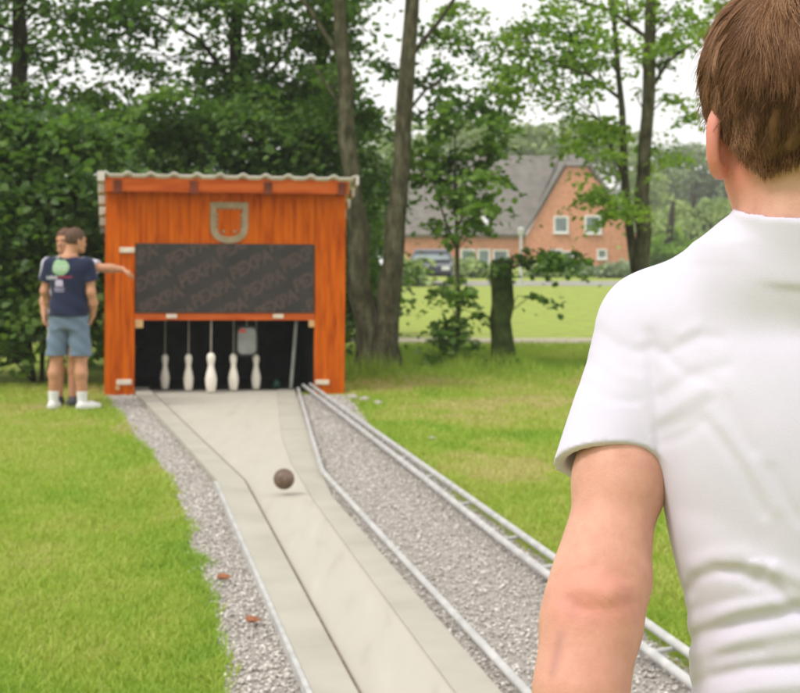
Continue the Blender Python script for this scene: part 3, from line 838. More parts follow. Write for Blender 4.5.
# dark trees and bushes on the left and behind the hut
def left_tree(name, label, cat, u, Y, ells, seed, leaf='dark', L=.098, R=.58, per=165, wd=14, top=-260, mu=.45, limbs=(), stem=True, group='dark trees and bushes behind the hut'):
    b = PG(u, HZ + F * HC / Y)
    stems = [ST([(u, HZ + F * HC / Y + 3, wd * 1.5), (u + 2, 240, wd), (u - 3, 60, wd * .85), (u + 4, top, wd * .4)], Y)] if stem else \
            [ST([(u + d, HZ + F * HC / Y + 2, 5), (u + d * 2.5, 290, 4), (u + d * 5, 180, 2)], Y) for d in (-6, 2, 8)]
    return make_tree(name, label, cat, b, stems, ells, leaf, L, R, per, seed, group, bark=m_barkd, twig=.35, mu=mu, limbs=limbs)
left_tree('leafy_bush', 'tall bush of drooping leaves right behind the two standing men', 'bush', 40, 20.2,
    [E(35, 240, 20.2, 75, 140, .9, 56), E(-50, 220, 20.4, 60, 150, .9, 40), E(30, 130, 20.6, 90, 45, .9, 18)], 21, stem=False, L=.105)
left_tree('leafy_bush', 'dark bush showing over the hut roof, nearest the verge', 'bush', 150, 22.6,
    [E(150, 250, 22.8, 90, 140, .9, 62), E(185, 130, 23, 95, 45, .9, 22)], 22, stem=False)
left_tree('leafy_bush', 'dark bush showing over the hut roof, nearest the twin trunks', 'bush', 290, 23.2,
    [E(290, 250, 23.2, 75, 130, .9, 54), E(300, 140, 23.3, 60, 50, .9, 18), E(355, 290, 23.8, 16, 80, .5, 12)], 23, stem=False)
left_tree('deciduous_tree', 'large dark tree with its stem showing above the hut roof', 'tree', 238, 25,
    [E(245, 0, 25, 110, 38, 1.4, 17), E(230, -130, 25, 190, 60, 2.2, 20), E(245, 95, 25.4, 34, 35, .9, 12), E(325, 60, 25.5, 32, 70, .9, 11), E(170, 128, 25.4, 60, 20, .9, 12), E(215, 75, 25.2, 90, 36, 1.0, 6), E(130, 40, 25, 50, 30, 1, 3)], 24, wd=15, limbs=[ST([(240, 120, 6), (270, 70, 4), (310, 30, 3)], 25), ST([(238, 90, 6), (200, 40, 4), (150, 10, 3)], 25)], leaf='dark', mu=.5)
left_tree('deciduous_tree', 'thick-leaved dark tree at the far edge, overhanging the two men', 'tree', 20, 23.5,
    [E(5, 15, 23.5, 95, 60, 1.4, 15), E(10, -130, 23.5, 160, 60, 2.2, 16), E(30, 105, 24, 80, 30, 1, 7), E(110, 8, 23.4, 50, 18, .8, 4), E(90, 102, 24, 26, 16, .7, 4)], 25, wd=18, mu=.42)
left_tree('deciduous_tree', 'dark thin-stemmed tree directly behind the twin trunks', 'tree', 326, 26,
    [E(330, -60, 26, 60, 70, 1.2, 9), E(318, 130, 26.2, 40, 60, .9, 14), E(352, 210, 26.5, 24, 60, .7, 14)], 26, wd=9, mu=.5)
# a deeper row closes the view under the crowns
for k, (u, Y, ru, v0) in enumerate(((-70, 29, 90, 200), (30, 30, 90, 235), (130, 29.5, 85, 215), (225, 30.5, 85, 235), (310, 30, 70, 230))):
    left_tree('leafy_bush', ['shaded bush deep behind the tall bush at the edge of the photo', 'shaded bush glimpsed between the tall bush and the men', 'shaded bush glimpsed behind the hut verge', 'shaded bush glimpsed behind the middle of the hut roof', 'shaded bush glimpsed between hut and twin trunks'][k], 'bush', u, Y,
        [E(u, v0 + 30, Y, ru, 110, 1.0, 95)], 30 + k, L=.14, R=.5, per=80, stem=False, mu=.38)

# ------------------------------------------------------------------ far trees and shrubs round the house
def far_tree(name, label, cat, u, Y, ells, seed, leaf='far', L=.5, R=1.3, per=90, wd=6, group='far trees behind the house and lawn', mu=.5):
    b = np.array([(u - 400) / F * Y, Y, 0]); vb = HZ + F * HC / Y
    top = min(e[0][2] for e in ells)
    pt = (b[0], Y, 0)
    return make_tree(name, label, cat, b, [[(b[0], Y, -.1, .32), (b[0], Y, top * .6 + 1, .24), (b[0] + .3, Y, top + 3, .12)]] if name == 'far_tree' else [[(b[0], Y, -.05, .06), (b[0], Y, .35, .05), (b[0] + .05, Y, .7, .03)]], ells, leaf, L, R, per, seed, group, bark=m_barkd, twig=.0, mu=mu, tilt=.9)
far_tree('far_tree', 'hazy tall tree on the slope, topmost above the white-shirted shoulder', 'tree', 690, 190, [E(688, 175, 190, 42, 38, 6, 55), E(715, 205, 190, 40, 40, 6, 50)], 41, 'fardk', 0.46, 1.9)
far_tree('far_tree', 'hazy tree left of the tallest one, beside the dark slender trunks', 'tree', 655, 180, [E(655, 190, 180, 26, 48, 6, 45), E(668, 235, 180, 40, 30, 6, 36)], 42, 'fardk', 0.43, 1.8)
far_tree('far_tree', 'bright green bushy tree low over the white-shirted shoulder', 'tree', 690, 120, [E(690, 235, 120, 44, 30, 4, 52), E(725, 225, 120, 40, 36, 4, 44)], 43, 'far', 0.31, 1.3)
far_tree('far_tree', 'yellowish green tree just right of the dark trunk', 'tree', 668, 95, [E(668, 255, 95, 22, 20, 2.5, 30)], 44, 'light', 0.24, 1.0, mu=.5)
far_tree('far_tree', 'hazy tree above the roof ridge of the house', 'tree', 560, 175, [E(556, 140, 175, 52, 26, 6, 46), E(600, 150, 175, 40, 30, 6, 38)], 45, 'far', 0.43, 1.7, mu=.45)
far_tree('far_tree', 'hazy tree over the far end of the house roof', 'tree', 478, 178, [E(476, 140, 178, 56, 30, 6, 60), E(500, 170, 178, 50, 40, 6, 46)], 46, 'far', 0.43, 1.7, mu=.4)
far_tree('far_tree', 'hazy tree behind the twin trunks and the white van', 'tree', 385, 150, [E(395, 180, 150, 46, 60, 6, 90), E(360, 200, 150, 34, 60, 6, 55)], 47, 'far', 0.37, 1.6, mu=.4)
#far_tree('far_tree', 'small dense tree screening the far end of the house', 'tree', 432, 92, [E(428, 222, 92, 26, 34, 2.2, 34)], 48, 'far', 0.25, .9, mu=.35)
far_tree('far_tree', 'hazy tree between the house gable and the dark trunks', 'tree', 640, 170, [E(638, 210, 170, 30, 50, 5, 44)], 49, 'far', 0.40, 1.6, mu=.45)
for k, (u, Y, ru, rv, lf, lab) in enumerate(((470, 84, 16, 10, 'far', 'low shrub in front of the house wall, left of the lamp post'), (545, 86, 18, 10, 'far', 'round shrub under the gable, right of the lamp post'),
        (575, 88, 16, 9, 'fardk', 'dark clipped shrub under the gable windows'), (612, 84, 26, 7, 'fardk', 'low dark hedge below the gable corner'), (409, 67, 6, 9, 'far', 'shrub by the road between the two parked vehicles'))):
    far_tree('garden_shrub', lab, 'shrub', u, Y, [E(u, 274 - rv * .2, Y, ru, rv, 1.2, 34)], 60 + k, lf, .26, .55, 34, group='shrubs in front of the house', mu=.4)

# taller unmown grass under the trees
rng = np.random.default_rng(77); n = 26000
x = rng.uniform(-1.2, 4.2, n); y = rng.normal(22.0, .75, n)
k_ = np.exp(-((x - (502 - 400) / F * 22) ** 2) / .12) + np.exp(-((x - .75) ** 2) / .05) + np.exp(-((x + .3) ** 2) / .2)
hgt = (.03 + .075 * rng.random(n) ** 2) * (.7 + 2.6 * np.clip(k_, 0, 1) + .8 * fbm(x * 2, y * 2, 9)) ; a = rng.random(n) * 6.28; wd = .006
la = rng.random(n) * 6.28; ln = hgt * rng.random(n) * .7
V = np.stack([np.stack([x - np.cos(a) * wd, y - np.sin(a) * wd, 0 * x - .01], 1), np.stack([x + np.cos(a) * wd, y + np.sin(a) * wd, 0 * x - .01], 1),
              np.stack([x + np.cos(la) * ln, y + np.sin(la) * ln, hgt], 1)], 1).reshape(-1, 3)
props(mesh_np('tall_grass', V, (np.arange(n) * 3)[:, None] + np.array([[0, 1, 2]]), m_grass, attrs={'tone': np.repeat(np.clip(rng.normal(.8, .15, n), 0, 1), 3)}), kind='stuff')

# ------------------------------------------------------------------ the house
HY = 125.0
def hp(u, v): p = PW(u, v, HY); return p[0], p[2]
gx0, _ = hp(526, 240); gx1, _ = hp(637, 240); _, ze = hp(0, 236); _, zh = hp(0, 167); _, zr = hp(0, 152); xm = (gx0 + gx1) / 2
hh = empty('brick_house', (xm, HY, 0), 0, 'orange brick house with a steep grey half-hipped roof and white-framed gable windows', 'house')
def ox(p): return (p[0] - xm, p[1])
hx0, hx1 = gx0 - xm, gx1 - xm; hw_ = hp(566, 0)[0] - xm, hp(587, 0)[0] - xm
wallm = MB()
poly = [(hx0, 0), (hx1, 0), (hx1, ze), (hw_[1], zh), (hw_[0], zh), (hx0, ze)]
wallm.prism(poly, 0, .3)
XW = -13.5
wallm.hexa([(XW, .35, 0), (hx0 + .002, .35, 0), (hx0 + .002, .65, 0), (XW, .65, 0), (XW, .35, ze + .1), (hx0 + .002, .35, ze + .1), (hx0 + .002, .65, ze + .1), (XW, .65, ze + .1)])
wallm.build('wall', m_brick, hh)
# roof: main ridge runs to the left and back
rm = MB()
ov = .25
xr0, xr1 = XW - .3, 0.0
mid = (hw_[0] + hw_[1]) / 2
rm.hexa([(hx0 - .25, -ov, ze - .15), (hw_[0] - .1, -ov, zh + .12), (hw_[0] - .1, 9, zh + .12), (hx0 - .25, 9, ze - .15),
         (hx0 - .25, -ov, ze + .12), (hw_[0] - .1, -ov, zh + .40), (hw_[0] - .1, 9, zh + .40), (hx0 - .25, 9, ze + .12)])
rm.hexa([(hx1 + .25, -ov, ze - .15), (hw_[1] + .1, -ov, zh + .12), (hw_[1] + .1, 9, zh + .12), (hx1 + .25, 9, ze - .15),
         (hx1 + .25, -ov, ze + .12), (hw_[1] + .1, -ov, zh + .40), (hw_[1] + .1, 9, zh + .40), (hx1 + .25, 9, ze + .12)])
rm.add([(hw_[0] - .25, -ov - .05, zh + .1), (hw_[1] + .25, -ov - .05, zh + .1), (mid, 1.6, zr + .1), (hw_[0] - .2, 9, zh + .3), (hw_[1] + .2, 9, zh + .3), (mid, 9, zr + .1)],
       [(0, 1, 2), (0, 2, 5, 3), (1, 4, 5, 2), (0, 3, 4, 1), (3, 5, 4)])
# long roof plane over the side wing
rm.hexa([(XW - .3, -.1, ze - .1), (hx0 - .1, -.1, ze - .1), (hw_[0], 5.2, zr - .3), (XW - .3, 5.2, zr - .3),
         (XW - .3, -.3, ze + .12), (hx0 - .1, -.3, ze + .12), (hw_[0], 5.0, zr), (XW - .3, 5.0, zr)])
rm.prism([(hx0 - .15, ze - .1), (hw_[0] + .3, zh + .1), (hw_[0] + .3, zr - .05)], .36, .6)
roof = rm.build('roof', m_tile, hh)
def house_window(u, v, w, h, y, fr=.13):
    x, z = hp(u, v); x -= xm
    m = MB()
    for sx in (-1, 1): m.box((x + sx * (w / 2 - fr / 2), y, z), (fr, .14, h))
    for sz in (-1, 1): m.box((x, y, z + sz * (h / 2 - fr / 2)), (w - 2 * fr - .002, .14, fr))
    f = m.build('window', m_white, hh)
    MB().box((x, y + .01, z), (w - 2 * fr - .004, .05, h - 2 * fr - .004)).build('pane', m_glass, f)
    MB().box((x, y - .08, z - h / 2 - .04), (w + .15, .26, .07)).build('sill', m_white, f)
house_window(561, 224.5, 1.1, 1.25, -.04); house_window(593, 224.5, 1.25, 1.35, -.04)
house_window(556, 256, 1.0, 1.05, -.04); house_window(568, 258, .9, 1.05, -.04); house_window(602, 254, .75, .75, -.04)
house_window(501, 257, 1.2, 1.1, .31); house_window(484, 257, .95, 1.2, .31); house_window(468, 257, 1.1, 1.2, .31); house_window(428, 258, 1.9, 1.2, .31)
x, z = hp(481, 223); x -= xm
fz = (z - ze) / (zr - ze)
m = MB(); m.box((0, 0, 0), (1.0, .14, .95), M=Matrix.Rotation(-.72, 4, 'X')); sk = m.build('skylight', m_white, hh); sk.location = (x, -.3 + 5.3 * fz - .12, z + .05)

# lamp post, parked vehicles
lx, _, _ = PW(521, 0, 66)
lp = empty('lamp_post', (lx, 66, 0), 0, 'slender pale lamp post standing at the road in front of the house', 'lamp post')
MB().tube([(0, 0, 0), (0, 0, .9), (0, 0, 1.95)], [.085, .07, .05], 10).build('pole', m_lampc, lp, smooth=True)
MB().lathe([(.05, 1.95), (.09, 2.0), (.12, 2.18), (.11, 2.22), (.15, 2.24), (.04, 2.32)], n=12).build('lamp_head', m_lampc, lp, smooth=True)

def vehicle(name, label, cat, loc, rz, L_, W_, H_, paint, van):
    t = empty(name, loc, rz, label, cat, 'vehicles parked by the road')
    l, wd = L_ / 2, W_ / 2
    if van: prof = [(-l, .35), (l - .15, .35), (l, .55), (l - .05, .95), (l - .75, 1.2), (l - 1.35, H_ - .08), (l - 1.6, H_), (-l + .08, H_), (-l, H_ - .15)]
    else: prof = [(-l, .35), (l - .1, .35), (l, .5), (l - .06, .78), (l - 1.15, .95), (l - 1.95, H_ - .05), (l - 2.3, H_), (-l + 1.1, H_ - .02), (-l + .35, .98), (-l, .9)]
    m = MB(); n = len(prof)
    inner = lambda z: wd * (1 if z < .95 else 1 - .22 * (z - .95) / (H_ - .95))
    vsx = [(x, -inner(z), z) for x, z in prof] + [(x, inner(z), z) for x, z in prof]
    m.add(vsx, [tuple(range(n)), tuple(range(2 * n - 1, n - 1, -1))] + [(i, i + n, (i + 1) % n + n, (i + 1) % n) for i in range(n)])
    m.build('body', paint, t, bevel=.05)
    k = 4 if van else 4; a, b_ = prof[k], prof[k + 1]
    g = MB(); e = .03
    g.hexa([(a[0] + e, -inner(a[1]) * .88, a[1] + .06), (a[0] + e, inner(a[1]) * .88, a[1] + .06), (b_[0] + e, inner(b_[1]) * .88, b_[1] - .06), (b_[0] + e, -inner(b_[1]) * .88, b_[1] - .06),
            (a[0] - .1, -inner(a[1]) * .88, a[1] + .02), (a[0] - .1, inner(a[1]) * .88, a[1] + .02), (b_[0] - .1, inner(b_[1]) * .88, b_[1] - .1), (b_[0] - .1, -inner(b_[1]) * .88, b_[1] - .1)])
    g.build('windscreen', m_glass, t)
    for s in (-1, 1):
        g = MB(); z0, z1 = 1.05, H_ - .12
        xa, xb = (l - 1.5, l - 2.4) if van else (l - 1.5, -l + .75)
        g.hexa([(xb, s * (inner(z0) + .012), z0), (xa, s * (inner(z0) + .012), z0), (xa - (.2 if van else .55), s * (inner(z1) + .012), z1), (xb + (0 if van else .3), s * (inner(z1) + .012), z1),
                (xb, s * (inner(z0) - .05), z0), (xa, s * (inner(z0) - .05), z0), (xa - (.2 if van else .55), s * (inner(z1) - .05), z1), (xb + (0 if van else .3), s * (inner(z1) - .05), z1)])
        g.build('side_window', m_glass, t)
        MB().box((l - .05, s * wd * .72, .68), (.12, .32, .16)).build('headlight', m_white, t, bevel=.02)
        for xw in (l - .85, -l + .85):
            tw = MB().tube([(xw, s * (wd - .2), .33), (xw, s * (wd + .01), .33)], .33, 20).build('wheel', m_tyre, t, smooth=True)
            MB().tube([(xw, s * (wd - .0), .33), (xw, s * (wd + .025), .33)], .2, 16).build('rim', m_lampc, tw, smooth=True)
    return t
p = PW(362, 0, 69); vehicle('parked_van', 'white van seen between the twin tree trunks', 'van', (p[0], 70, 0), math.radians(-92), 4.8, 1.9, 1.95, m_carw, True)
p = PW(432, 0, 70); vehicle('parked_car', 'dark car standing on the road in front of the low brick wing', 'car', (p[0], 70.5, 0), math.radians(-93), 4.3, 1.75, 1.45, m_card, False)

# thin summer haze: one closed box of even air round everything
hz_ = MB().box((0, 198, 12), (640, 520, 27)).build('haze')
mh = bpy.data.materials.new('haze'); mh.use_nodes = True; n_ = mh.node_tree; n_.nodes.clear()
ou = n_.nodes.new('ShaderNodeOutputMaterial'); pv = n_.nodes.new('ShaderNodeVolumePrincipled')
pv.inputs['Color'].default_value = (.95, .95, .94, 1); pv.inputs['Density'].default_value = .0008
n_.links.new(pv.outputs[0], ou.inputs['Volume']); hz_.data.materials.append(mh)
props(hz_, kind='stuff')
# ------------------------------------------------------------------ people
def skin_mat(name, c):
    m, nt, b, out = newmat(name)
    a = nd(nt, 'ShaderNodeAttribute', attribute_name='red')
    n1 = noise(nt, 38, 8, .68); n2 = noise(nt, 330, 5, .65)
    base = ramp(nt, n1, [(.3, tuple(x * y for x, y in zip(c, (.84, .76, .76)))), (.7, tuple(x * y for x, y in zip(c, (1.06, 1.06, 1.06))))])
    mx = nd(nt, 'ShaderNodeMix', data_type='RGBA'); nt.links.new(a.outputs['Fac'], mx.inputs[0]); nt.links.new(base, mx.inputs[6])
    mx.inputs[7].default_value = (c[0] * .96, c[1] * .62, c[2] * .64, 1)
    d = nd(nt, 'ShaderNodeAttribute', attribute_name='mark')
    mk = nd(nt, 'ShaderNodeMix', data_type='RGBA'); nt.links.new(d.outputs['Fac'], mk.inputs[0]); nt.links.new(mx.outputs[2], mk.inputs[6]); mk.inputs[7].default_value = (.20, .085, .10, 1)
    nt.links.new(mk.outputs[2], b.inputs['Base Color'])
    b.inputs['Roughness'].default_value = .52; b.inputs['Specular IOR Level'].default_value = .35
    b.inputs['Subsurface Weight'].default_value = .18; b.inputs['Subsurface Radius'].default_value = (1, .35, .2); b.inputs['Subsurface Scale'].default_value = .012
    bump(nt, b, n2, .45, .0014)
    return m
m_skin = skin_mat('skin', (.64, .375, .275))
m_skin2 = skin_mat('tanned_skin', (.56, .29, .17))
m_eye = M('eye', (.06, .05, .045), 5, .2)
def fabric(name, c, weave=900, fold=0.0):
    m, nt, b, out = newmat(name)
    nt.links.new(ramp(nt, noise(nt, 9, 4), [(.3, tuple(x * .95 for x in c)), (.7, tuple(min(1, x * 1.03) for x in c))]), b.inputs['Base Color'])
    b.inputs['Roughness'].default_value = .85; b.inputs['Specular IOR Level'].default_value = .15
    b.inputs['Sheen Weight'].default_value = .15
    bump(nt, b, noise(nt, weave, 2), .25, .001)
    return m
m_wshirt = fabric('white_cotton', (.645, .605, .725))
m_navy = fabric('navy_cotton', (.018, .024, .058))
m_denim = fabric('denim', (.15, .205, .285)); m_sock = fabric('white_sock', (.76, .76, .76)); m_shoe = fabric('white_shoe', (.74, .72, .70)); m_dshoe = fabric('dark_shoe', (.05, .05, .055))
m_lshort = fabric('pale_shorts', (.55, .53, .52)); m_gshort = fabric('grey_shorts', (.12, .13, .16))
m_lgreen = fabric('green_print', (.27, .42, .24)); m_lwhite = fabric('white_print', (.62, .62, .66)); m_lred = fabric('red_print', (.42, .05, .10)); m_llil = fabric('lilac_print', (.55, .48, .66))

def hand(p, w, d, n, s, curl=.5):
    """w wrist, d finger direction, n palm side, s towards the thumb"""
    d, n, s = [np.asarray(q, float) / np.linalg.norm(q) for q in (d, n, s)]
    w = np.asarray(w, float); out = None
    for i, (off, ln) in enumerate(((.030, .068), (.010, .078), (-.011, .073), (-.030, .057))):
        k = w + d * (.088 - .004 * abs(i - 1)) + s * off
        e = seg(p, w + d * .012 + s * off * .55, k, .0135, .0115)
        out = e if out is None else smin(out, e, .016)
    fing = None
    for i, (off, ln) in enumerate(((.030, .068), (.010, .078), (-.011, .073), (-.030, .057))):
        k = w + d * (.088 - .004 * abs(i - 1)) + s * off; a = 0.15 + .08 * i
        q = [(*k, .0095)]
        for f, r_ in ((.44, .0088), (.32, .0080), (.24, .0068)):
            a += curl * (.55 + .06 * i); k = k + (d * math.cos(a) + n * math.sin(a)) * ln * f; q.append((*k, r_))
        e = chain(p, q, .004); fing = e if fing is None else np.minimum(fing, e)
    out = smin(out, fing, .006)
    b0 = w + d * .022 + s * .022; b1 = b0 + d * .035 + s * .032 + n * .012; b2 = b1 + d * .034 + s * .010 + n * .010; b3 = b2 + d * .026 + n * .012
    return smin(out, chain(p, [(*b0, .0145), (*b1, .0115), (*b2, .0098), (*b3, .0078)], .008), .012)

def head_sdf(p, hc, fw, up=(0, 0, 1), s=1.0, ez=-.030, es=1.0):
    """skull, jaw, nose, ears, lips; fw = facing"""
    fw = np.asarray(fw, float); fw /= np.linalg.norm(fw); up = np.asarray(up, float)
    rt = np.cross(fw, up); rt /= np.linalg.norm(rt); up = np.cross(rt, fw)
    R = np.stack([rt, fw, up], 1); hc = np.asarray(hc, float)
    L = lambda x, y, z: hc + (rt * x + fw * y + up * z) * s
    d = ell(p, L(0, 0, 0), np.array((.076, .095, .096)) * s, R)
    d = smin(d, ell(p, L(0, .030, -.062), np.array((.063, .066, .068)) * s, R), .04)
    d = smin(d, ell(p, L(0, .062, -.105), np.array((.034, .032, .026)) * s, R), .03)
    d = smin(d, seg(p, L(-.056, -.002, -.085), L(-.03, .06, -.112), .018 * s, .016 * s), .03)
    d = smin(d, seg(p, L(.056, -.002, -.085), L(.03, .06, -.112), .018 * s, .016 * s), .03)
    d = smin(d, seg(p, L(0, .092, -.012), L(0, .112, -.050), .009 * s, .014 * s), .014)
    d = smin(d, seg(p, L(-.045, .078, .008), L(.045, .078, .008), .014 * s, .014 * s), .02)
    for x in (-1, 1): d = smax(d, -ell(p, L(x * .032, .098, -.014), np.array((.019, .016, .012)) * s, R), .012)
    d = smin(d, ell(p, L(0, .091, -.074), np.array((.024, .011, .0085)) * s, R), .008)
    for x in (-1, 1):
        a = x * .42
        e_f = fw * math.cos(.5) + rt * x * -math.sin(.5); e_f = fw * .80 - rt * x * .60
        e_r = np.cross(e_f, up); RE = np.stack([e_r, e_f, up], 1)
        ec = L(x * .083, -.012, ez)
        e = ell(p, ec + up * .008 * s, np.array((.0062, .0190, .0235)) * s, RE)
        e = smin(e, ell(p, ec - up * .014 * s + e_f * .004 * s, np.array((.0060, .0125, .020)) * s, RE), .008)
        e = smin(e, ell(p, ec + e_f * .004 * s - e_r * x * .004 * s, np.array((.008, .007, .016)) * s, RE), .006)
        e = smin(e, ell(p, ec - up * .024 * s + fw * .003, np.array((.007, .011, .012)) * s, RE), .01)
        rim = np.abs(ell(p, ec - e_f * .002 * s, np.array((.02, .0185, .0315)) * s, RE)) - .0035 * s
        e = smin(e, smax(rim, np.abs((p - ec) @ e_r.astype(np.float32)) - .007 * s, .004), .006)
        d = smin(d, e, .006)
    return d, L, R

def person_meshes(t, base, yaw, J, mats, h):
    """J: local joints. Body is one surface; clothes and hair are children too"""
    g = J
    fwt = np.array(g.get('torso_fwd', (0, 1.0))); fwt = fwt / np.linalg.norm(fwt); rtt = np.array([fwt[1], -fwt[0]])
    def torso(p, grow=0.0):
        return loft(p, [(z, cx, cy, rx + grow, ry + grow) for z, cx, cy, rx, ry in g['torso']], rtt, fwt, 2.35)
    def limb(p, key, grow=0.0):
        return chain(p, [(x, y, z, r_ + grow) for x, y, z, r_ in g[key]], .03)
    def body(p):
        d, L, R = head_sdf(p, g['head'], g['face'], s=g.get('hs', 1.0), ez=g.get('ez', -.03))
        d = smin(d, seg(p, g['neck'][0], g['neck'][1], g['neck'][2], g['neck'][3]), .025)
        b = torso(p, -.012)
        for k in ('arm_l', 'arm_r'):
            b = smin(b, seg(p, g['neck'][1], g[k][0][:3], .055, g[k][0][3] * .9), .05); b = smin(b, limb(p, k), g.get('ka', .045))
        for k in ('leg_l', 'leg_r'): b = smin(b, limb(p, k), .03)
        d = smin(d, b, .04)
        for k in ('hand_l', 'hand_r'): d = smin(d, hand(p, *g[k]), .012)
        for k in ('foot_l', 'foot_r'): d = smin(d, chain(p, g[k], .02), .02)
        for q in g.get('bumps', ()): d = smin(d, ell(p, q[0], (q[1],) * 3), q[2])
        if 'detail' in g: d = g['detail'](p, d)
        return d
    lo, hi = np.array(g['lo']), np.array(g['hi'])
    V, Q = polygonise(body, lo, hi, h)
    at = {}
    red = np.zeros(len(V)); mark = np.zeros(len(V))
    for c, r_, k in g.get('red', ()): red += k * np.exp(-((np.linalg.norm(V - np.asarray(c), axis=1) / r_) ** 2))
    for a, b_, r_, k in g.get('marks', ()): mark += k * np.exp(-((np.maximum(seg(V, a, b_, 0, 0), 0) / r_) ** 2))
    at['red'] = np.clip(red, 0, 1); at['mark'] = np.clip(mark, 0, 1)
    bo = mesh_np('body', V, Q, mats['skin'], t, at)
    d_, L, R = head_sdf(np.zeros((1, 3), np.float32), g['head'], g['face'], s=g.get('hs', 1.0))
    for x in (-1, 1):
        bm = bmesh.new(); bmesh.ops.create_uvsphere(bm, u_segments=12, v_segments=8, radius=.0115)
        me = bpy.data.meshes.new('eye'); bm.to_mesh(me); bm.free()
        o = link('eye', me, m_eye, t); o.location = tuple(L(x * .032, .079, -.014))
    return dict(torso=torso, limb=limb, body=body, L=L, R=R)

def make_person(label, base, yaw, J, mats, h=.007):
    t = empty('person', base, yaw, label, 'man')
    f = person_meshes(t, base, yaw, J, mats, h); g = J
    lo, hi = np.array(g['lo']), np.array(g['hi'])
    def shirt(p):
        d = f['torso'](p, .014) - .012 * np.clip((1.2 - p[:, 2]) * 5, 0, 1)
        for k in ('arm_l', 'arm_r'):
            a = np.array(g[k][0][:3]); b = np.array(g[k][1][:3]); e = a + (b - a) * 1.22
            d = smin(d, seg(p, np.array(g['neck'][1]) - [0, 0, .045], a, .06, g[k][0][3] + .016), .05)
            s_ = seg(p, a, e, g[k][0][3] + .018, g[k][0][3] + .024)
            ax = (b - a) / np.linalg.norm(b - a); s_ = np.maximum(s_, (p - e) @ ax.astype(np.float32))
            d = smin(d, s_, .03)
        d = d + .006 * np.sin(p[:, 2] * 38 + p[:, 0] * 22) * np.clip((1.25 - p[:, 2]) * 3, 0, 1)
        d = np.maximum(d, g['hem'] - p[:, 2])
        return np.maximum(d, -seg(p, np.array(g['neck'][1]) - [0, 0, .03], np.array(g['neck'][1]) + [0, 0, .3], g['neck'][3] + .006, .12))
    V, Q = polygonise(shirt, lo, hi, h); so_ = mesh_np('shirt', V, Q, mats['shirt'], t)
    def shorts(p):
        d = None
        for k in ('leg_l', 'leg_r'):
            a = np.array(g[k][0][:3]); b = np.array(g[k][1][:3])
            s_ = seg(p, a, b, g[k][0][3] + .012, g[k][0][3] + .022); d = s_ if d is None else smin(d, s_, .02)
        K = [q for q in g['torso'] if q[0] < g['hem'] + .15]
        d = smin(d, loft(p, [(z, cx, cy, rx + .006, ry + .006) for z, cx, cy, rx, ry in K], (1, 0), (0, 1)), .04)
        d = d + .004 * np.sin(p[:, 2] * 45 + p[:, 0] * 30 + p[:, 1] * 20)
        return np.maximum(np.maximum(d, g['short'] - p[:, 2]), p[:, 2] - g['hem'] - .05)
    V, Q = polygonise(shorts, lo, hi, h); mesh_np('shorts', V, Q, mats['shorts'], t)
    for k, lk in (('foot_l', 'leg_l'), ('foot_r', 'leg_r')):
        def shoe(p):
            d = chain(p, [(x, y, z, r_ + .012) for x, y, z, r_ in g[k]], .03)
            an = g[lk][-1]; d = smin(d, seg(p, (an[0], an[1], .05), (an[0], an[1], .085), .044, .043), .02)
            return np.maximum(np.maximum(d, .004 - p[:, 2]), p[:, 2] - .095)
        c = np.array(g[k])[:, :3]
        V, Q = polygonise(shoe, c.min(0) - .12, c.max(0) + .14, h * .7); mesh_np('shoe', V, Q, mats['shoe'], t)
        if 'sock' in mats:
            def sock(p): 
                a, b = g[lk][-1], g[lk][-2]
                d = seg(p, a[:3], b[:3], a[3] + .006, b[3] + .002)
                return np.maximum(np.maximum(d, .06 - p[:, 2]), p[:, 2] - .185)
            V, Q = polygonise(sock, (c.min(0) - .12), c.max(0) + [.14, .14, .24], h * .7); mesh_np('sock', V, Q, mats['sock'], t)
    L, R = f['L'], f['R']
    def hair(p):
        d = ell(p, L(0, -.006, .020), (.087, .104, .102), R)
        q = (p - np.asarray(g['head'], np.float32)) @ R.astype(np.float32)
        front = np.maximum(q[:, 1] - .072, -.3)
        line_ = np.interp(q[:, 1], [-.1, -.03, .0, .05, .09], [-.085, -.055, -.02, .03, .05])
        d = np.maximum(d, (line_ - q[:, 2]) * .8)
        return d + .0035 * np.sin(q[:, 0] * 160 + q[:, 2] * 90) * np.cos(q[:, 1] * 130)
    c = np.array(g['head']); V, Q = polygonise(hair, c - .14, c + .14, h * .7); mesh_np('hair', V, Q, mats['hair'], t)
    return t, so_, shirt

def hairmat(name, c):
    return M(name, [(.3, tuple(x * .6 for x in c)), (.7, tuple(x * 1.3 for x in c))], 30, .6, stretch=(4, 4, 1), bmp=.6, bscale=60, bdist=.004)
m_hairA = hairmat('brown_hair', (.10, .052, .027)); m_hairB = hairmat('auburn_hair', (.13, .055, .028))

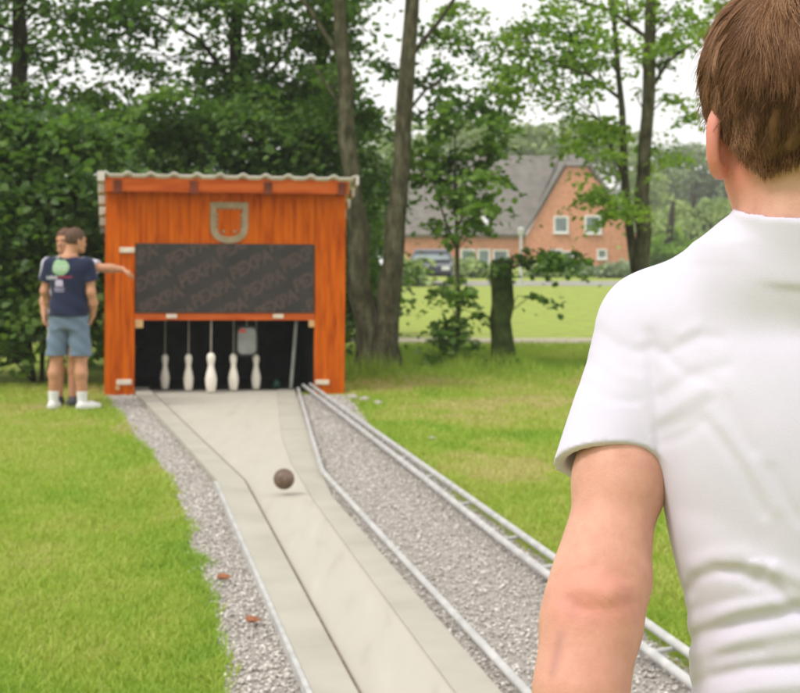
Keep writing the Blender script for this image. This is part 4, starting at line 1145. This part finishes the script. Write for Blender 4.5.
# man in the navy shirt, back towards us
pA = PG(69, 410)
JA = dict(head=(.055, .03, 1.672), face=(.62, .78, 0), neck=((.03, .01, 1.60), (0, -.01, 1.47), .058, .062),
  torso=[(.80, 0, 0, .150, .115), (.92, 0, 0, .170, .125), (1.02, 0, 0, .165, .118), (1.15, 0, .0, .160, .112), (1.30, 0, 0, .178, .122), (1.40, 0, -.005, .172, .112), (1.46, 0, -.005, .12, .085), (1.50, 0, -.005, .07, .065)],
  arm_l=[(-.182, -.005, 1.425, .056), (-.222, .0, 1.29, .047), (-.246, -.01, 1.165, .041), (-.232, .05, 1.06, .041), (-.188, .12, .945, .029)],
  arm_r=[(.182, -.005, 1.425, .056), (.212, .0, 1.29, .047), (.232, -.02, 1.155, .041), (.240, .02, 1.05, .041), (.212, .085, .925, .029)],
  hand_l=((-.188, .12, .945), (.45, .25, -.8), (.7, -.6, .2), (.3, .8, .5), .5), hand_r=((.212, .085, .925), (-.35, .2, -.9), (-.8, -.4, .2), (-.1, .9, .3), .5),
  leg_l=[(-.088, 0, .90, .088), (-.130, .015, .52, .060), (-.146, -.012, .36, .060), (-.160, 0, .085, .040)], leg_r=[(.088, 0, .90, .088), (.118, .015, .52, .060), (.128, -.012, .36, .060), (.135, 0, .085, .040)],
  foot_l=[(-.160, -.045, .040, .034), (-.170, .09, .034, .034), (-.180, .155, .030, .026)], foot_r=[(.130, -.035, .040, .034), (.205, .06, .034, .034), (.255, .105, .030, .026)],
  hem=.925, short=.535, lo=(-.42, -.34, -.01), hi=(.42, .38, 1.86))
tA, shA, sdfA = make_person('man in a navy printed T-shirt and denim shorts with his back turned', pA, math.radians(-8), JA,
    dict(skin=m_skin2, shirt=m_navy, shorts=m_denim, shoe=m_shoe, sock=m_sock, hair=m_hairA))
# the print on the back of the shirt, laid on the cloth
def on_back(xz):
    xz = np.asarray(xz, float); p = np.stack([xz[:, 0], np.full(len(xz), -.30), xz[:, 1]], 1).astype(np.float32)
    for _ in range(60):
        d = sdfA(p); p[:, 1] += np.clip(d - .0025, -.01, .02)
    return p
def patch(name, outline, mat, par):
    """filled outline in (x, z) tessellated on the cloth"""
    o = np.asarray(outline, float); c = o.mean(0); rings = [c + (o - c) * k for k in (.02, .3, .55, .8, 1)]
    n = len(o); V = on_back(np.concatenate(rings))
    f = np.concatenate([np.array([[i * n + j, i * n + (j + 1) % n, (i + 1) * n + (j + 1) % n, (i + 1) * n + j] for j in range(n)]) for i in range(4)])
    return mesh_np(name, V, f, mat, par)
def pxo(u, v): return ((u - 69) / 102.4, 1.62 - (v - HZ) / 102.4)
an = np.linspace(0, 2 * math.pi, 40, endpoint=False)
c = pxo(64.3, 267)
blob = np.stack([c[0] + .088 * np.cos(an) * (1 + .07 * np.cos(3 * an + .5)), c[1] + .082 * np.sin(an) * (1 - .06 * np.sin(2 * an)) - .018 * np.exp(-((an - 1.57) / .25) ** 2)], 1)
lg = patch('shirt_logo', blob, m_lgreen, tA)
def strokes(name, u0, u1, v, hgt, mat, par, n, seed):
    """a line of small upright lettering on the cloth"""
    rr = np.random.default_rng(seed); qs = []
    a = pxo(u0, v); b = pxo(u1, v); w_ = (b[0] - a[0]) / n
    for i in range(n):
        x0 = a[0] + i * w_
        z0, z1 = a[1] - hgt / 2, a[1] + hgt / 2 * rr.choice([.6, 1.0, 1.0])
        for (p, q_, r_, s_) in ((0, .25, 0, 1), (.55, .8, 0, 1), (.25, .55, rr.choice([0, .4, .8]), 0)):
            if s_ == 0: qs.append([(x0 + p * w_, z0 + r_ * (z1 - z0)), (x0 + q_ * w_, z0 + r_ * (z1 - z0)), (x0 + q_ * w_, z0 + (r_ + .2) * (z1 - z0)), (x0 + p * w_, z0 + (r_ + .2) * (z1 - z0))])
            else: qs.append([(x0 + p * w_, z0), (x0 + q_ * w_, z0), (x0 + q_ * w_, z1), (x0 + p * w_, z1)])
    V = on_back(np.array(qs).reshape(-1, 2)); V[:, 1] -= .001
    return mesh_np(name, V, np.arange(len(V)).reshape(-1, 4), mat, par)
strokes('logo_text', 57.5, 71.5, 268, .045, m_lwhite, lg, 6, 1)
strokes('shirt_text', 48.5, 62, 277.5, .034, m_lwhite, tA, 6, 2); strokes('shirt_text', 62.5, 77, 276.8, .026, m_lred, tA, 7, 3)
e_ = [pxo(*q) for q in ((59, 286.5), (59, 281.5), (60.5, 279.5), (62, 281), (63.2, 278.6), (64.4, 281), (66, 279.5), (67.4, 281.5), (67.4, 286.5))]
patch('shirt_emblem', e_, m_llil, tA)
strokes('shirt_text', 57.5, 69, 288.6, .014, m_llil, tA, 7, 4); strokes('shirt_text', 58, 68.5, 291, .014, m_llil, tA, 7, 5)

# man behind him, facing us and pointing at the hut
pB = PG(66.5, 405.5)
JB = dict(head=(.0, .03, 1.672), face=(.35, .9, 0), neck=((0, .01, 1.60), (0, -.01, 1.47), .058, .062),
  torso=JA['torso'],
  arm_l=[(-.182, -.005, 1.425, .052), (-.30, .03, 1.40, .046), (-.41, .05, 1.385, .041), (-.47, .05, 1.385, .040), (-.585, .045, 1.375, .030)],
  arm_r=[(.182, -.005, 1.425, .052), (.205, .0, 1.29, .045), (.222, -.02, 1.155, .040), (.222, .04, 1.05, .040), (.20, .11, .93, .029)],
  hand_l=((-.585, .045, 1.375), (-.9, .05, -.40), (.5, -.1, -.6), (-.1, 1, 0), .35), hand_r=((.20, .11, .93), (-.1, .3, -.95), (-.9, 0, 0), (0, .9, .3), .5),
  leg_l=[(-.088, 0, .90, .088), (-.075, .015, .52, .058), (-.070, -.012, .36, .056), (-.062, 0, .085, .038)], leg_r=[(.088, 0, .90, .088), (.085, .015, .52, .058), (.082, -.012, .36, .056), (.078, 0, .085, .038)],
  foot_l=[(-.062, -.045, .040, .034), (-.072, .09, .034, .034), (-.078, .155, .030, .026)], foot_r=[(.078, -.045, .040, .034), (.088, .09, .034, .034), (.092, .155, .030, .026)],
  hem=.93, short=.60, lo=(-.80, -.34, -.01), hi=(.42, .40, 1.86))
make_person('man half hidden behind the navy-shirted man, pointing one arm at the hut', pB, math.radians(176), JB,
    dict(skin=m_skin2, shirt=m_wshirt, shorts=m_lshort, shoe=m_dshoe, hair=m_hairB))

# ------------------------------------------------------------------ the thrower close to the camera, seen from behind
FB = np.array([.47, 1.86, 0.0])
def fp(u, v, Y, r_=None):
    p = PW(u, v, Y) - FB
    return tuple(p) if r_ is None else (*p, r_)
beta = math.radians(14); FW = np.array([math.sin(beta), math.cos(beta)]); RT = np.array([FW[1], -FW[0]])
ph = math.radians(2); HF = np.array([-math.sin(ph), math.cos(ph), 0])
def tk(v, u, rx, ry, Y=1.86): p = PW(u, v, Y) - FB; return (p[2], p[0], p[1], rx, ry)
sR = np.array([RT[0] * .165 - .035, RT[1] * .165 - .02, 1.535])
JF = dict(head=fp(799, 97, 1.83), face=tuple(HF), hs=1.06, ez=-.047, ka=.018, neck=(fp(801, 165, 1.815), fp(806, 262, 1.82), .060, .066),
  torso=sorted([tk(1075, 838, .160, .125), tk(985, 838, .165, .125), tk(860, 836, .160, .118), tk(700, 832, .144, .108), tk(612, 826, .141, .108), tk(540, 820, .152, .115), tk(447, 814, .163, .120), tk(355, 808, .160, .105), tk(310, 804, .135, .088), tk(265, 802, .080, .070)]),
  torso_fwd=tuple(FW),
  arm_l=[fp(655, 328, 1.93, .050), fp(620, 479, 1.875, .0465), fp(606, 552, 1.84, .0415), fp(597, 588, 1.82, .0435), fp(591, 627, 1.805, .0475), fp(581, 692, 1.775, .0435), fp(573, 790, 1.74, .034), fp(571, 862, 1.72, .028)],
  arm_r=[(*sR, .052), (sR[0] + .06, sR[1] + .12, 1.40, .045), (sR[0] + .085, sR[1] + .22, 1.29, .042), (sR[0] + .075, sR[1] + .32, 1.29, .043), (sR[0] + .04, sR[1] + .46, 1.31, .029)],
  hand_l=(fp(571, 862, 1.72), (.02, .12, -1), (.75, .6, 0), (-.25, .9, .1), .42),
  hand_r=((sR[0] + .04, sR[1] + .46, 1.31), (-.1, 1, .05), (-.6, 0, -.8), (-.8, 0, .5), .35),
  leg_l=[(-.10, .02, .93, .092), (-.115, .06, .52, .062), (-.115, .03, .37, .060), (-.12, .02, .085, .041)], leg_r=[(.09, -.02, .93, .092), (.105, -.02, .52, .062), (.105, -.06, .37, .060), (.11, -.10, .085, .041)],
  foot_l=[(-.12, -.03, .040, .034), (-.125, .11, .034, .034), (-.13, .18, .030, .026)], foot_r=[(.11, -.15, .040, .034), (.115, -.01, .034, .034), (.12, .06, .030, .026)],
  bumps=[(np.array(fp(601, 592, 1.82)) + [0, -.040, 0], .014, .022), (np.array(fp(628, 581, 1.82)) + [0, -.006, 0], .016, .03)],
  red=[(fp(619, 500, 1.84), .11, .30), (fp(716, 155, 1.80), .05, 1.6), (np.array(fp(601, 592, 1.82)) + [0, -.04, 0], .032, .55), (np.array(fp(570, 600, 1.81)) + [0, -.03, 0], .03, .45), (np.array(fp(590, 690, 1.775)) + [0, -.03, 0], .12, .40), (fp(728, 205, 1.85), .04, .3)],
  marks=[(np.array(fp(571, 590, 1.815)) + [0, -.045, 0], np.array(fp(569, 606, 1.81)) + [0, -.045, 0], .008, .16), (np.array(fp(557, 626, 1.80)) + [0, -.04, 0], np.array(fp(549, 662, 1.785)) + [0, -.04, 0], .0065, .30)],
  detail=lambda p, d: fg_detail(p, d), lo=(-.42, -.30, -.01), hi=(.36, .62, 1.93))
tF = empty('person', FB, 0, 'brown-haired man in a white T-shirt seen large from behind', 'man')
HMF = 1075
HEM = np.array(fp(611, 463, 1.885)); SHL = np.array(JF['arm_l'][0][:3]); NK = np.array(JF['neck'][1])
AXL = (HEM - SHL) / np.linalg.norm(HEM - SHL)
def relax(V, Q, it):
    n = len(V); e = np.concatenate([Q[:, [0, 1]], Q[:, [1, 2]], Q[:, [2, 3]], Q[:, [3, 0]]]); e = np.concatenate([e, e[:, ::-1]])
    cnt = np.bincount(e[:, 0], minlength=n)[:, None]
    for lam in [.5, -.52] * it:
        s_ = np.stack([np.bincount(e[:, 0], V[e[:, 1], i], n) for i in range(3)], 1); V = V + lam * (s_ / np.maximum(cnt, 1) - V)
    return V
FOLDS = [ ([(660, 352), (684, 372), (712, 382)], 6, .004), ([(664, 442), (684, 436), (700, 424)], 6, .004), ([(690, 612), (716, 604), (760, 596)], 6, .004),
 ([(772, 470), (786, 500), (800, 520)], 5, .006), ([(610, 410), (632, 418), (646, 414)], 4, .0),  # px polyline, half width px, depth m (+ hollow, - ridge)
 ([(650, 335), (655, 395), (658, 455)], 7, .006), ([(640, 345), (646, 400), (650, 450)], 8, -.004),
 ([(640, 352), (672, 338)], 5, .005), ([(668, 352), (702, 336), (720, 338)], 5, .0055), ([(664, 342), (695, 327)], 6, -.004),
 ([(662, 395), (700, 372), (728, 366)], 7, .005), ([(662, 415), (705, 388)], 6, -.004), ([(660, 430), (690, 418), (712, 402)], 5, .004),
 ([(706, 420), (738, 462), (764, 512)], 7, .0055), ([(722, 425), (752, 466), (776, 508)], 8, -.005), ([(730, 400), (742, 436), (752, 450)], 6, .004),
 ([(685, 508), (720, 520), (760, 540)], 16, .004),
 ([(690, 590), (697, 578), (716, 570), (740, 571), (757, 582)], 6, .010), ([(694, 566), (715, 557), (745, 556), (770, 570)], 9, -.008),
 ([(764, 574), (778, 592), (792, 606), (815, 616)], 7, .009), ([(776, 570), (800, 580), (830, 590)], 9, -.006),
 ([(684, 645), (702, 633), (742, 622), (800, 610), (850, 606)], 6, .010), ([(696, 622), (740, 606), (790, 600)], 9, -.007), ([(696, 655), (740, 640), (800, 630)], 8, -.006),
 ([(686, 690), (706, 678), (750, 668), (800, 664)], 6, .009), ([(700, 700), (760, 688), (810, 684)], 8, -.006), ([(720, 656), (760, 650)], 5, .004),
 ([(686, 722), (750, 708), (820, 712)], 8, .009), ([(700, 772), (780, 760), (850, 772)], 9, .009), ([(700, 840), (790, 826), (860, 840)], 10, .009),
 ([(598, 330), (618, 345), (634, 350)], 5, .004), ([(585, 385), (612, 400), (640, 402)], 6, .004), ([(592, 352), (620, 375), (642, 380)], 7, -.003), ([(576, 430), (604, 436)], 6, .003),
 ([(745, 250), (790, 262)], 8, .002), ([(770, 290), (800, 330)], 14, .003)]
def fold_field(p):
    w_ = p + FB.astype(np.float32)
    u = 400 + w_[:, 0] / w_[:, 1] * F; v = HZ + (HC - w_[:, 2]) / w_[:, 1] * F
    near = np.clip((.05 - (p[:, 0] * FW[0] + p[:, 1] * FW[1])) / .05, 0, 1)
    near = np.where(u < 655, 1, near)
    q = np.stack([u, v, 0 * u], 1).astype(np.float32); out = np.zeros(len(p), np.float32)
    for pts, wd, dp in FOLDS:
        wd = max(wd, 6.5)
        d = None; 
        for a, b in zip(pts[:-1], pts[1:]):
            e = seg(q, (*a, 0), (*b, 0), 0, 0); d = e if d is None else np.minimum(d, e)
        out += dp * np.exp(-(d / wd) ** 2)
    return out * near * np.where(v > 560, .52, .27) * np.clip((u - 690) / 40, .45, 1) ** np.where((v > 560) & (u > 665), 1, 0) * np.where((u < 650) & (v > 405), 0, 1)
def sleeve_part(p): return seg(p, SHL, HEM + AXL * .06, .0600, .0600)
def torso_part(p):
    d = f['torso'](p, .010)
    trap = np.array(fp(772, 268, 1.835)); d = smin(d, seg(p, trap, SHL, .062, .060), .045)
    d = smin(d, seg(p, np.array(fp(835, 268, 1.81)), sR, .062, .062), .045)
    d = smin(d, seg(p, trap, np.array(fp(835, 268, 1.81)), .064, .064), .04)
    a = np.array(JF['arm_r'][0][:3]); b = np.array(JF['arm_r'][1][:3])
    d = smin(d, seg(p, a, b, .062, .062), .03)
    return d
NKV = np.array([0.02, -.12, 1.0]); NKV /= np.linalg.norm(NKV)
COL = np.array(fp(806, 232, 1.815))
def fg_shirt(p):
    ff = fold_field(p) - .004 * (fbm(p[:, 0] * 9 + p[:, 1] * 5, p[:, 2] * 7, 3, 3) - .5) - .0 * (1 - np.abs(2 * fbm(p[:, 0] * 14 + p[:, 2] * 9, p[:, 2] * 10 - p[:, 0] * 5, 13, 3) - 1)) ** 6
    # sleeve ends
    dh = p - HEM.astype(np.float32); t = dh @ AXL.astype(np.float32) + .30 * dh[:, 0] - .22 * dh[:, 1]
    d = smin(np.maximum(torso_part(p) + ff, -9), np.maximum(sleeve_part(p) + ff, t), .028)
    carve = np.maximum(seg(p, HEM - AXL * .05, HEM + AXL * .2, .0475, .050), -.035 - t)
    d = np.where(sleeve_part(p) + .004 < torso_part(p), smax(d, -carve, .003), d)
    b = np.array(JF['arm_r'][1][:3]); a = np.array(JF['arm_r'][0][:3]); ax = ((b - a) / np.linalg.norm(b - a)).astype(np.float32)
    d = np.where(seg(p, a, b + ax * .1, .1, .1) < 0, np.maximum(d, (p - b.astype(np.float32)) @ ax), d)
    # neckline with its ribbed collar
    q = (p - COL.astype(np.float32)); hgt = q @ NKV.astype(np.float32); rad = np.linalg.norm(q - np.outer(hgt, NKV).astype(np.float32), axis=1)
    ring = np.sqrt((rad - .0725) ** 2 + (np.maximum(np.abs(hgt + .012) - .032, 0)) ** 2) - .0044
    d = smin(d, ring, .008)
    d = smax(d, -(np.maximum(rad - .0700, -(hgt + .012))), .004)
    d = np.where(rad < .088, smax(d, hgt - .022, .004), d)
    zh_ = PW(0, HMF, 1.86)[2]
    return np.maximum(d, zh_ - p[:, 2])
def fg_solid(p):
    ff = fold_field(p); return smin(torso_part(p) + ff, sleeve_part(p) + ff, .028)
ELB = np.array(fp(600, 592, 1.82))
def fg_detail(p, d):
    t = (p - HEM.astype(np.float32)) @ AXL.astype(np.float32)
    q = (p - COL.astype(np.float32)); hgt = q @ NKV.astype(np.float32)
    onarm = chain(p, [(*(HEM - AXL * .05), .085)] + [(*q[:3], .085) for q in JF['arm_l'][1:]], .01) < 0
    cov = (hgt < -.006) & (p[:, 2] > 1.02) & np.where(onarm, t < -.035, True) & (p[:, 1] < .3) & (p[:, 0] < .30) & ~((p[:, 0] > .17) & (p[:, 1] > .04))
    cov &= ~(onarm & (t > -.035))
    d = np.where(cov, np.maximum(d, fg_solid(p) + .0075), d)
    # wrinkles over the elbow, faint tendons and veins down the forearm
    e = p - ELB.astype(np.float32); near = np.exp(-((e[:, 0] / .035) ** 2 + (e[:, 2] / .030) ** 2)) * (e[:, 1] < .01)
    d = d + near * .35 * (.0011 * np.sin(e[:, 2] * 520 + 9 * np.sin(e[:, 0] * 60)) + .0012 * np.sin(e[:, 2] * 210 + e[:, 0] * 90))
    d = d + .0012 * np.exp(-((seg(p, fp(606, 640, 1.80), fp(590, 760, 1.76), 0, 0) - .042) / .01) ** 2) * 0
    w_ = p + FB.astype(np.float32); q2 = np.stack([400 + w_[:, 0] / w_[:, 1] * F, HZ + (HC - w_[:, 2]) / w_[:, 1] * F, 0 * t], 1).astype(np.float32)
    back = np.clip((ELB[1] + .012 - p[:, 1]) / .02, 0, 1)
    for pts, wd, dp in (([(568, 600), (584, 609), (597, 608)], 7, .0020), ([(607, 611), (630, 602)], 7, .0016), ([(580, 572), (596, 567)], 6, .0016), ([(612, 574), (626, 578)], 6, .0012), ([(586, 586), (608, 592)], 11, -.0034), ([(552, 590), (556, 640)], 8, -.0012)):
        e2 = None
        for a_, b_ in zip(pts[:-1], pts[1:]):
            x_ = seg(q2, (*a_, 0), (*b_, 0), 0, 0); e2 = x_ if e2 is None else np.minimum(e2, x_)
        d = d + dp * np.exp(-(e2 / wd) ** 2) * back
    d = d - .0016 * (fbm(p[:, 0] * 28, p[:, 2] * 16, 71, 2) - .5) * (t > -.03)
    return d
f = dict(torso=lambda p, grow=0.0: loft(p, [(z, cx, cy, rx + grow, ry + grow) for z, cx, cy, rx, ry in JF['torso']], RT, FW, 2.35))
person_meshes(tF, FB, 0, JF, dict(skin=m_skin), .0042)
V, Q = polygonise(fg_shirt, (-.42, -.24, .74), (.36, .26, 1.72), .0036, newton=2)
V = relax(V, Q, 6)
fsh = mesh_np('shirt', V, Q, m_wshirt, tF)
# sewn seams: sleeve hem stitching, armhole seam, collar seam, each lying on the cloth
def seam(name, pts, dirs, r_=.0011, closed=False):
    p = np.array(pts, np.float32); dv = np.array(dirs, np.float32)
    for _ in range(50): p = p + dv * np.clip(fg_shirt(p) - .0002, -.004, .01)[:, None]
    MB().tube(list(p), r_, 6, cap=not closed).build(name, m_wshirt, fsh, smooth='all')
u1 = np.cross(AXL, [0, 1, 0]); u1 /= np.linalg.norm(u1); u2 = np.cross(AXL, u1)
an = np.linspace(0, 2 * math.pi, 73)
for off in (.021,):
    P0, D0 = [], []
    for a in an:
        rd = u1 * math.cos(a) + u2 * math.sin(a)
        c0 = HEM + rd * .075; c0 = c0 - AXL * (.30 * (rd[0] * .06) - .22 * (rd[1] * .06) + off); P0.append(c0); D0.append(-rd)
    P0 = np.array(P0); keep = P0[:, 0] < HEM[0] + .034
    k0 = int(np.argmax(~keep)); order = np.roll(np.arange(72), -k0); order = [i for i in order if keep[i]]
    pass
ap = [(630, 305), (634, 325), (641, 352), (647, 380), (652, 410)]
P0 = []
for (ua, va), (ub, vb) in zip(ap[:-1], ap[1:]):
    for k in range(6): P0.append(np.array(fp(ua + (ub - ua) * k / 6, va + (vb - va) * k / 6, 1.70)))
pass
P0, D0 = [], []
cx1 = np.cross(NKV, [0, 1, 0]); cx1 /= np.linalg.norm(cx1); cx2 = np.cross(NKV, cx1)
for a in np.linspace(0, 2 * math.pi, 60):
    rd = cx1 * math.cos(a) + cx2 * math.sin(a); P0.append(COL + rd * .112 + NKV * .003); D0.append(-rd)
pass
def fshorts(p):
    d = None
    for k in ('leg_l', 'leg_r'):
        a = np.array(JF[k][0][:3]); b = np.array(JF[k][1][:3]); s_ = seg(p, a, b, .104, .108); d = s_ if d is None else smin(d, s_, .02)
    d = smin(d, loft(p, [(.86, -.01, 0, .155, .125), (.95, -.01, 0, .168, .128), (1.02, -.008, 0, .160, .120), (1.06, -.008, 0, .155, .115)], RT, FW), .04)
    return np.maximum(np.maximum(d, .50 - p[:, 2]), p[:, 2] - 1.05)
V, Q = polygonise(fshorts, (-.4, -.3, .45), (.36, .3, 1.1), .008); mesh_np('shorts', V, Q, m_gshort, tF)
for k, lk in (('foot_l', 'leg_l'), ('foot_r', 'leg_r')):
    def shoe(p):
        d = chain(p, [(x, y, z, r_ + .012) for x, y, z, r_ in JF[k]], .03); an_ = JF[lk][-1]
        d = smin(d, seg(p, (an_[0], an_[1], .05), (an_[0], an_[1], .085), .046, .045), .02)
        return np.maximum(np.maximum(d, .004 - p[:, 2]), p[:, 2] - .095)
    c = np.array(JF[k])[:, :3]; V, Q = polygonise(shoe, c.min(0) - .12, c.max(0) + .14, .006); mesh_np('shoe', V, Q, m_shoe, tF)

# hair: a cap that follows the skull with strands combed out from the whorl
HCN = np.array(JF['head']); HRT = np.cross(HF, [0, 0, 1.]); HUP = np.array([0, 0, 1.]); HR = np.stack([HRT, HF, HUP], 1)
def hl(p): return (p - HCN.astype(np.float32)) @ HR.astype(np.float32)
HS = JF['hs']
def hairline(q):
    """height below which there is no hair, by angle round the head"""
    a = np.abs(np.arctan2(q[:, 0], -q[:, 1]))       # 0 at the nape, pi at the brow
    return np.interp(a, [0, .22, .50, .72, .95, 1.2, 1.5, 1.75, 2.2, 2.7, 3.14], [-.071, -.073, -.082, -.088, -.072, -.044, -.010, -.034, .012, .035, .045]) * 1.0
RS = np.array([.079, .0985, .0995]) * HS
def thick(q):
    zt_ = q[:, 2] / RS[2]
    return np.interp(zt_, [-1.0, -.7, -.3, .1, .5, .9], [.0035, .007, .013, .018, .022, .023])
def scalp(p):
    d = ell(p, HCN, RS, HR)
    nk = seg(p, JF['neck'][0], JF['neck'][1], .0605, .066)
    return smin(d, nk, .045)
def hair_sdf(p):
    q = hl(p)
    d = scalp(p) - thick(q) * .84
    d = d + .0018 * np.sin(np.arctan2(q[:, 0], q[:, 1]) * 26 + q[:, 2] * 60) * np.clip((q[:, 2] + .09) * 14, 0, 1)
    return smax(d, (hairline(q) + .008 - q[:, 2]) * .75, .010)
V, Q = polygonise(hair_sdf, HCN - .17, HCN + .17, .0035)
m_hairF = M_tone('brown_hair_strand', [(0, (.055, .022, .011)), (.4, (.160, .070, .032)), (.72, (.30, .145, .070)), (1, (.48, .265, .135))], .42, spec=.35)
rng = np.random.default_rng(99)
cap_n = len(V)
qv = hl(V.astype(np.float32))
capV, capQ, capT = V, Q, np.clip(.30 + .12 * np.sin(np.arctan2(qv[:, 0], qv[:, 1]) * 40), 0, 1)
NS, KS = 52000, 7
rootv = qv[(qv[:, 1] < .08)]
q_pick = rootv[rng.integers(0, len(rootv), NS)] + rng.normal(0, .0022, (NS, 3))
def S_loc(q): return scalp((q @ HR.T + HCN).astype(np.float32)).astype(float)
def S_grad(q):
    d = S_loc(q); e = .001
    G = np.stack([S_loc(q + np.eye(3)[i] * e) - d for i in range(3)], 1) / e
    return d, G / (np.linalg.norm(G, axis=1)[:, None] + 1e-6)
q0 = q_pick
for _ in range(4):
    d, G = S_grad(q0); q0 = q0 - G * d[:, None]
ok = q0[:, 2] > hairline(q0) + np.abs(rng.normal(.0, .007, len(q0))) - .003
q0 = q0[ok]; NS = len(q0)
WH = np.array([.012, -.060, .082]) * HS
az = np.arctan2(q0[:, 0], -q0[:, 1])
clump = .6 * (vnoise(az * 8, q0[:, 2] * 45, 7) - .5) + .7 * (vnoise(az * 3.2 + 2, q0[:, 2] * 26 + q0[:, 1] * 20, 27) - .5)
clump2 = vnoise(q0[:, 0] * 80 + 5, q0[:, 2] * 55 + q0[:, 1] * 80, 17) - .5
zt_ = np.clip(q0[:, 2] / RS[2], -1.1, 1); top_ = np.clip(zt_ * 1.3, 0, 1)
Ls = np.interp(zt_, [-1, -.6, -.1, .3, .7, 1], [.004, .008, .0155, .030, .048, .056]) * (.75 + .5 * rng.random(NS))
th = np.interp(zt_, [-1.0, -.7, -.3, .1, .5, .9], [.0030, .0065, .0125, .018, .023, .025])
fly = np.where(rng.random(NS) < .03, .012 * rng.random(NS), 0)
cur = q0.copy(); pts = []
for k in range(KS):
    frac = k / (KS - 1)
    d, n_ = S_grad(cur)
    cur = cur - n_ * d[:, None]
    off = th * (.30 + .66 * min(1, frac * 1.7)) + clump2 * (.004 + .013 * top_) * frac + clump * (.003 + .005 * top_) * frac
    off = off + fly * frac; pts.append(cur + n_ * off[:, None])
    away = cur - WH; away -= n_ * (away * n_).sum(1)[:, None]
    da = np.linalg.norm(away, axis=1)[:, None] + 1e-6; away /= da
    swirl = np.cross(n_, away)
    dn = np.array([0, -.12, -1.0]); down = dn - n_ * (n_ @ dn)[:, None]; down /= np.linalg.norm(down, axis=1)[:, None] + 1e-6
    wgt = np.clip((.40 - zt_) * 1.3, 0, .85)[:, None]
    bend = (clump * (.5 + 1.2 * top_) + clump2 * (.35 + 1.5 * top_))[:, None]
    t = away * (1 - wgt) + down * wgt + swirl * (.55 * np.exp(-da / .06) + bend * (.6 + .8 * frac)) + rng.normal(0, .06, (NS, 3))
    t -= n_ * (t * n_).sum(1)[:, None]
    t /= np.linalg.norm(t, axis=1)[:, None] + 1e-9
    cur = cur + t * (Ls / (KS - 1))[:, None]
pts = np.stack(pts, 1) @ HR.T + HCN                          # NS, KS, 3
tan = np.gradient(pts, axis=1); tan /= np.linalg.norm(tan, axis=2)[..., None] + 1e-9
rv = rng.normal(0, 1, (NS, 1, 3)); a1 = np.cross(tan, rv); a1 /= np.linalg.norm(a1, axis=2)[..., None] + 1e-9; a2 = np.cross(tan, a1)
rad = .00031 * np.linspace(1, .35, KS)[None, :, None] * (.7 + .7 * rng.random((NS, 1, 1)))
rings = np.stack([pts + rad * (a1 * math.cos(x) + a2 * math.sin(x)) for x in (0, 2.094, 4.189)], 2)      # NS,KS,3,3
SV = rings.reshape(-1, 3)
o = (np.arange(NS) * KS * 3)[:, None, None, None]; kk = (np.arange(KS - 1) * 3)[None, :, None, None]
jj = np.array([[0, 1, 4, 3], [1, 2, 5, 4], [2, 0, 3, 5]])[None, None]
SQ = (o + kk + jj).reshape(-1, 4)
stone = np.clip(.44 + clump * .62 + clump2 * .45 + rng.normal(0, .15, NS) + .10 * np.clip(zt_, 0, 1), 0, 1)
ST_ = np.repeat(stone, KS * 3)
mesh_np('hair', np.concatenate([capV, SV]), [capQ, SQ + cap_n], m_hairF, tF, {'tone': np.concatenate([capT * .55, ST_])})
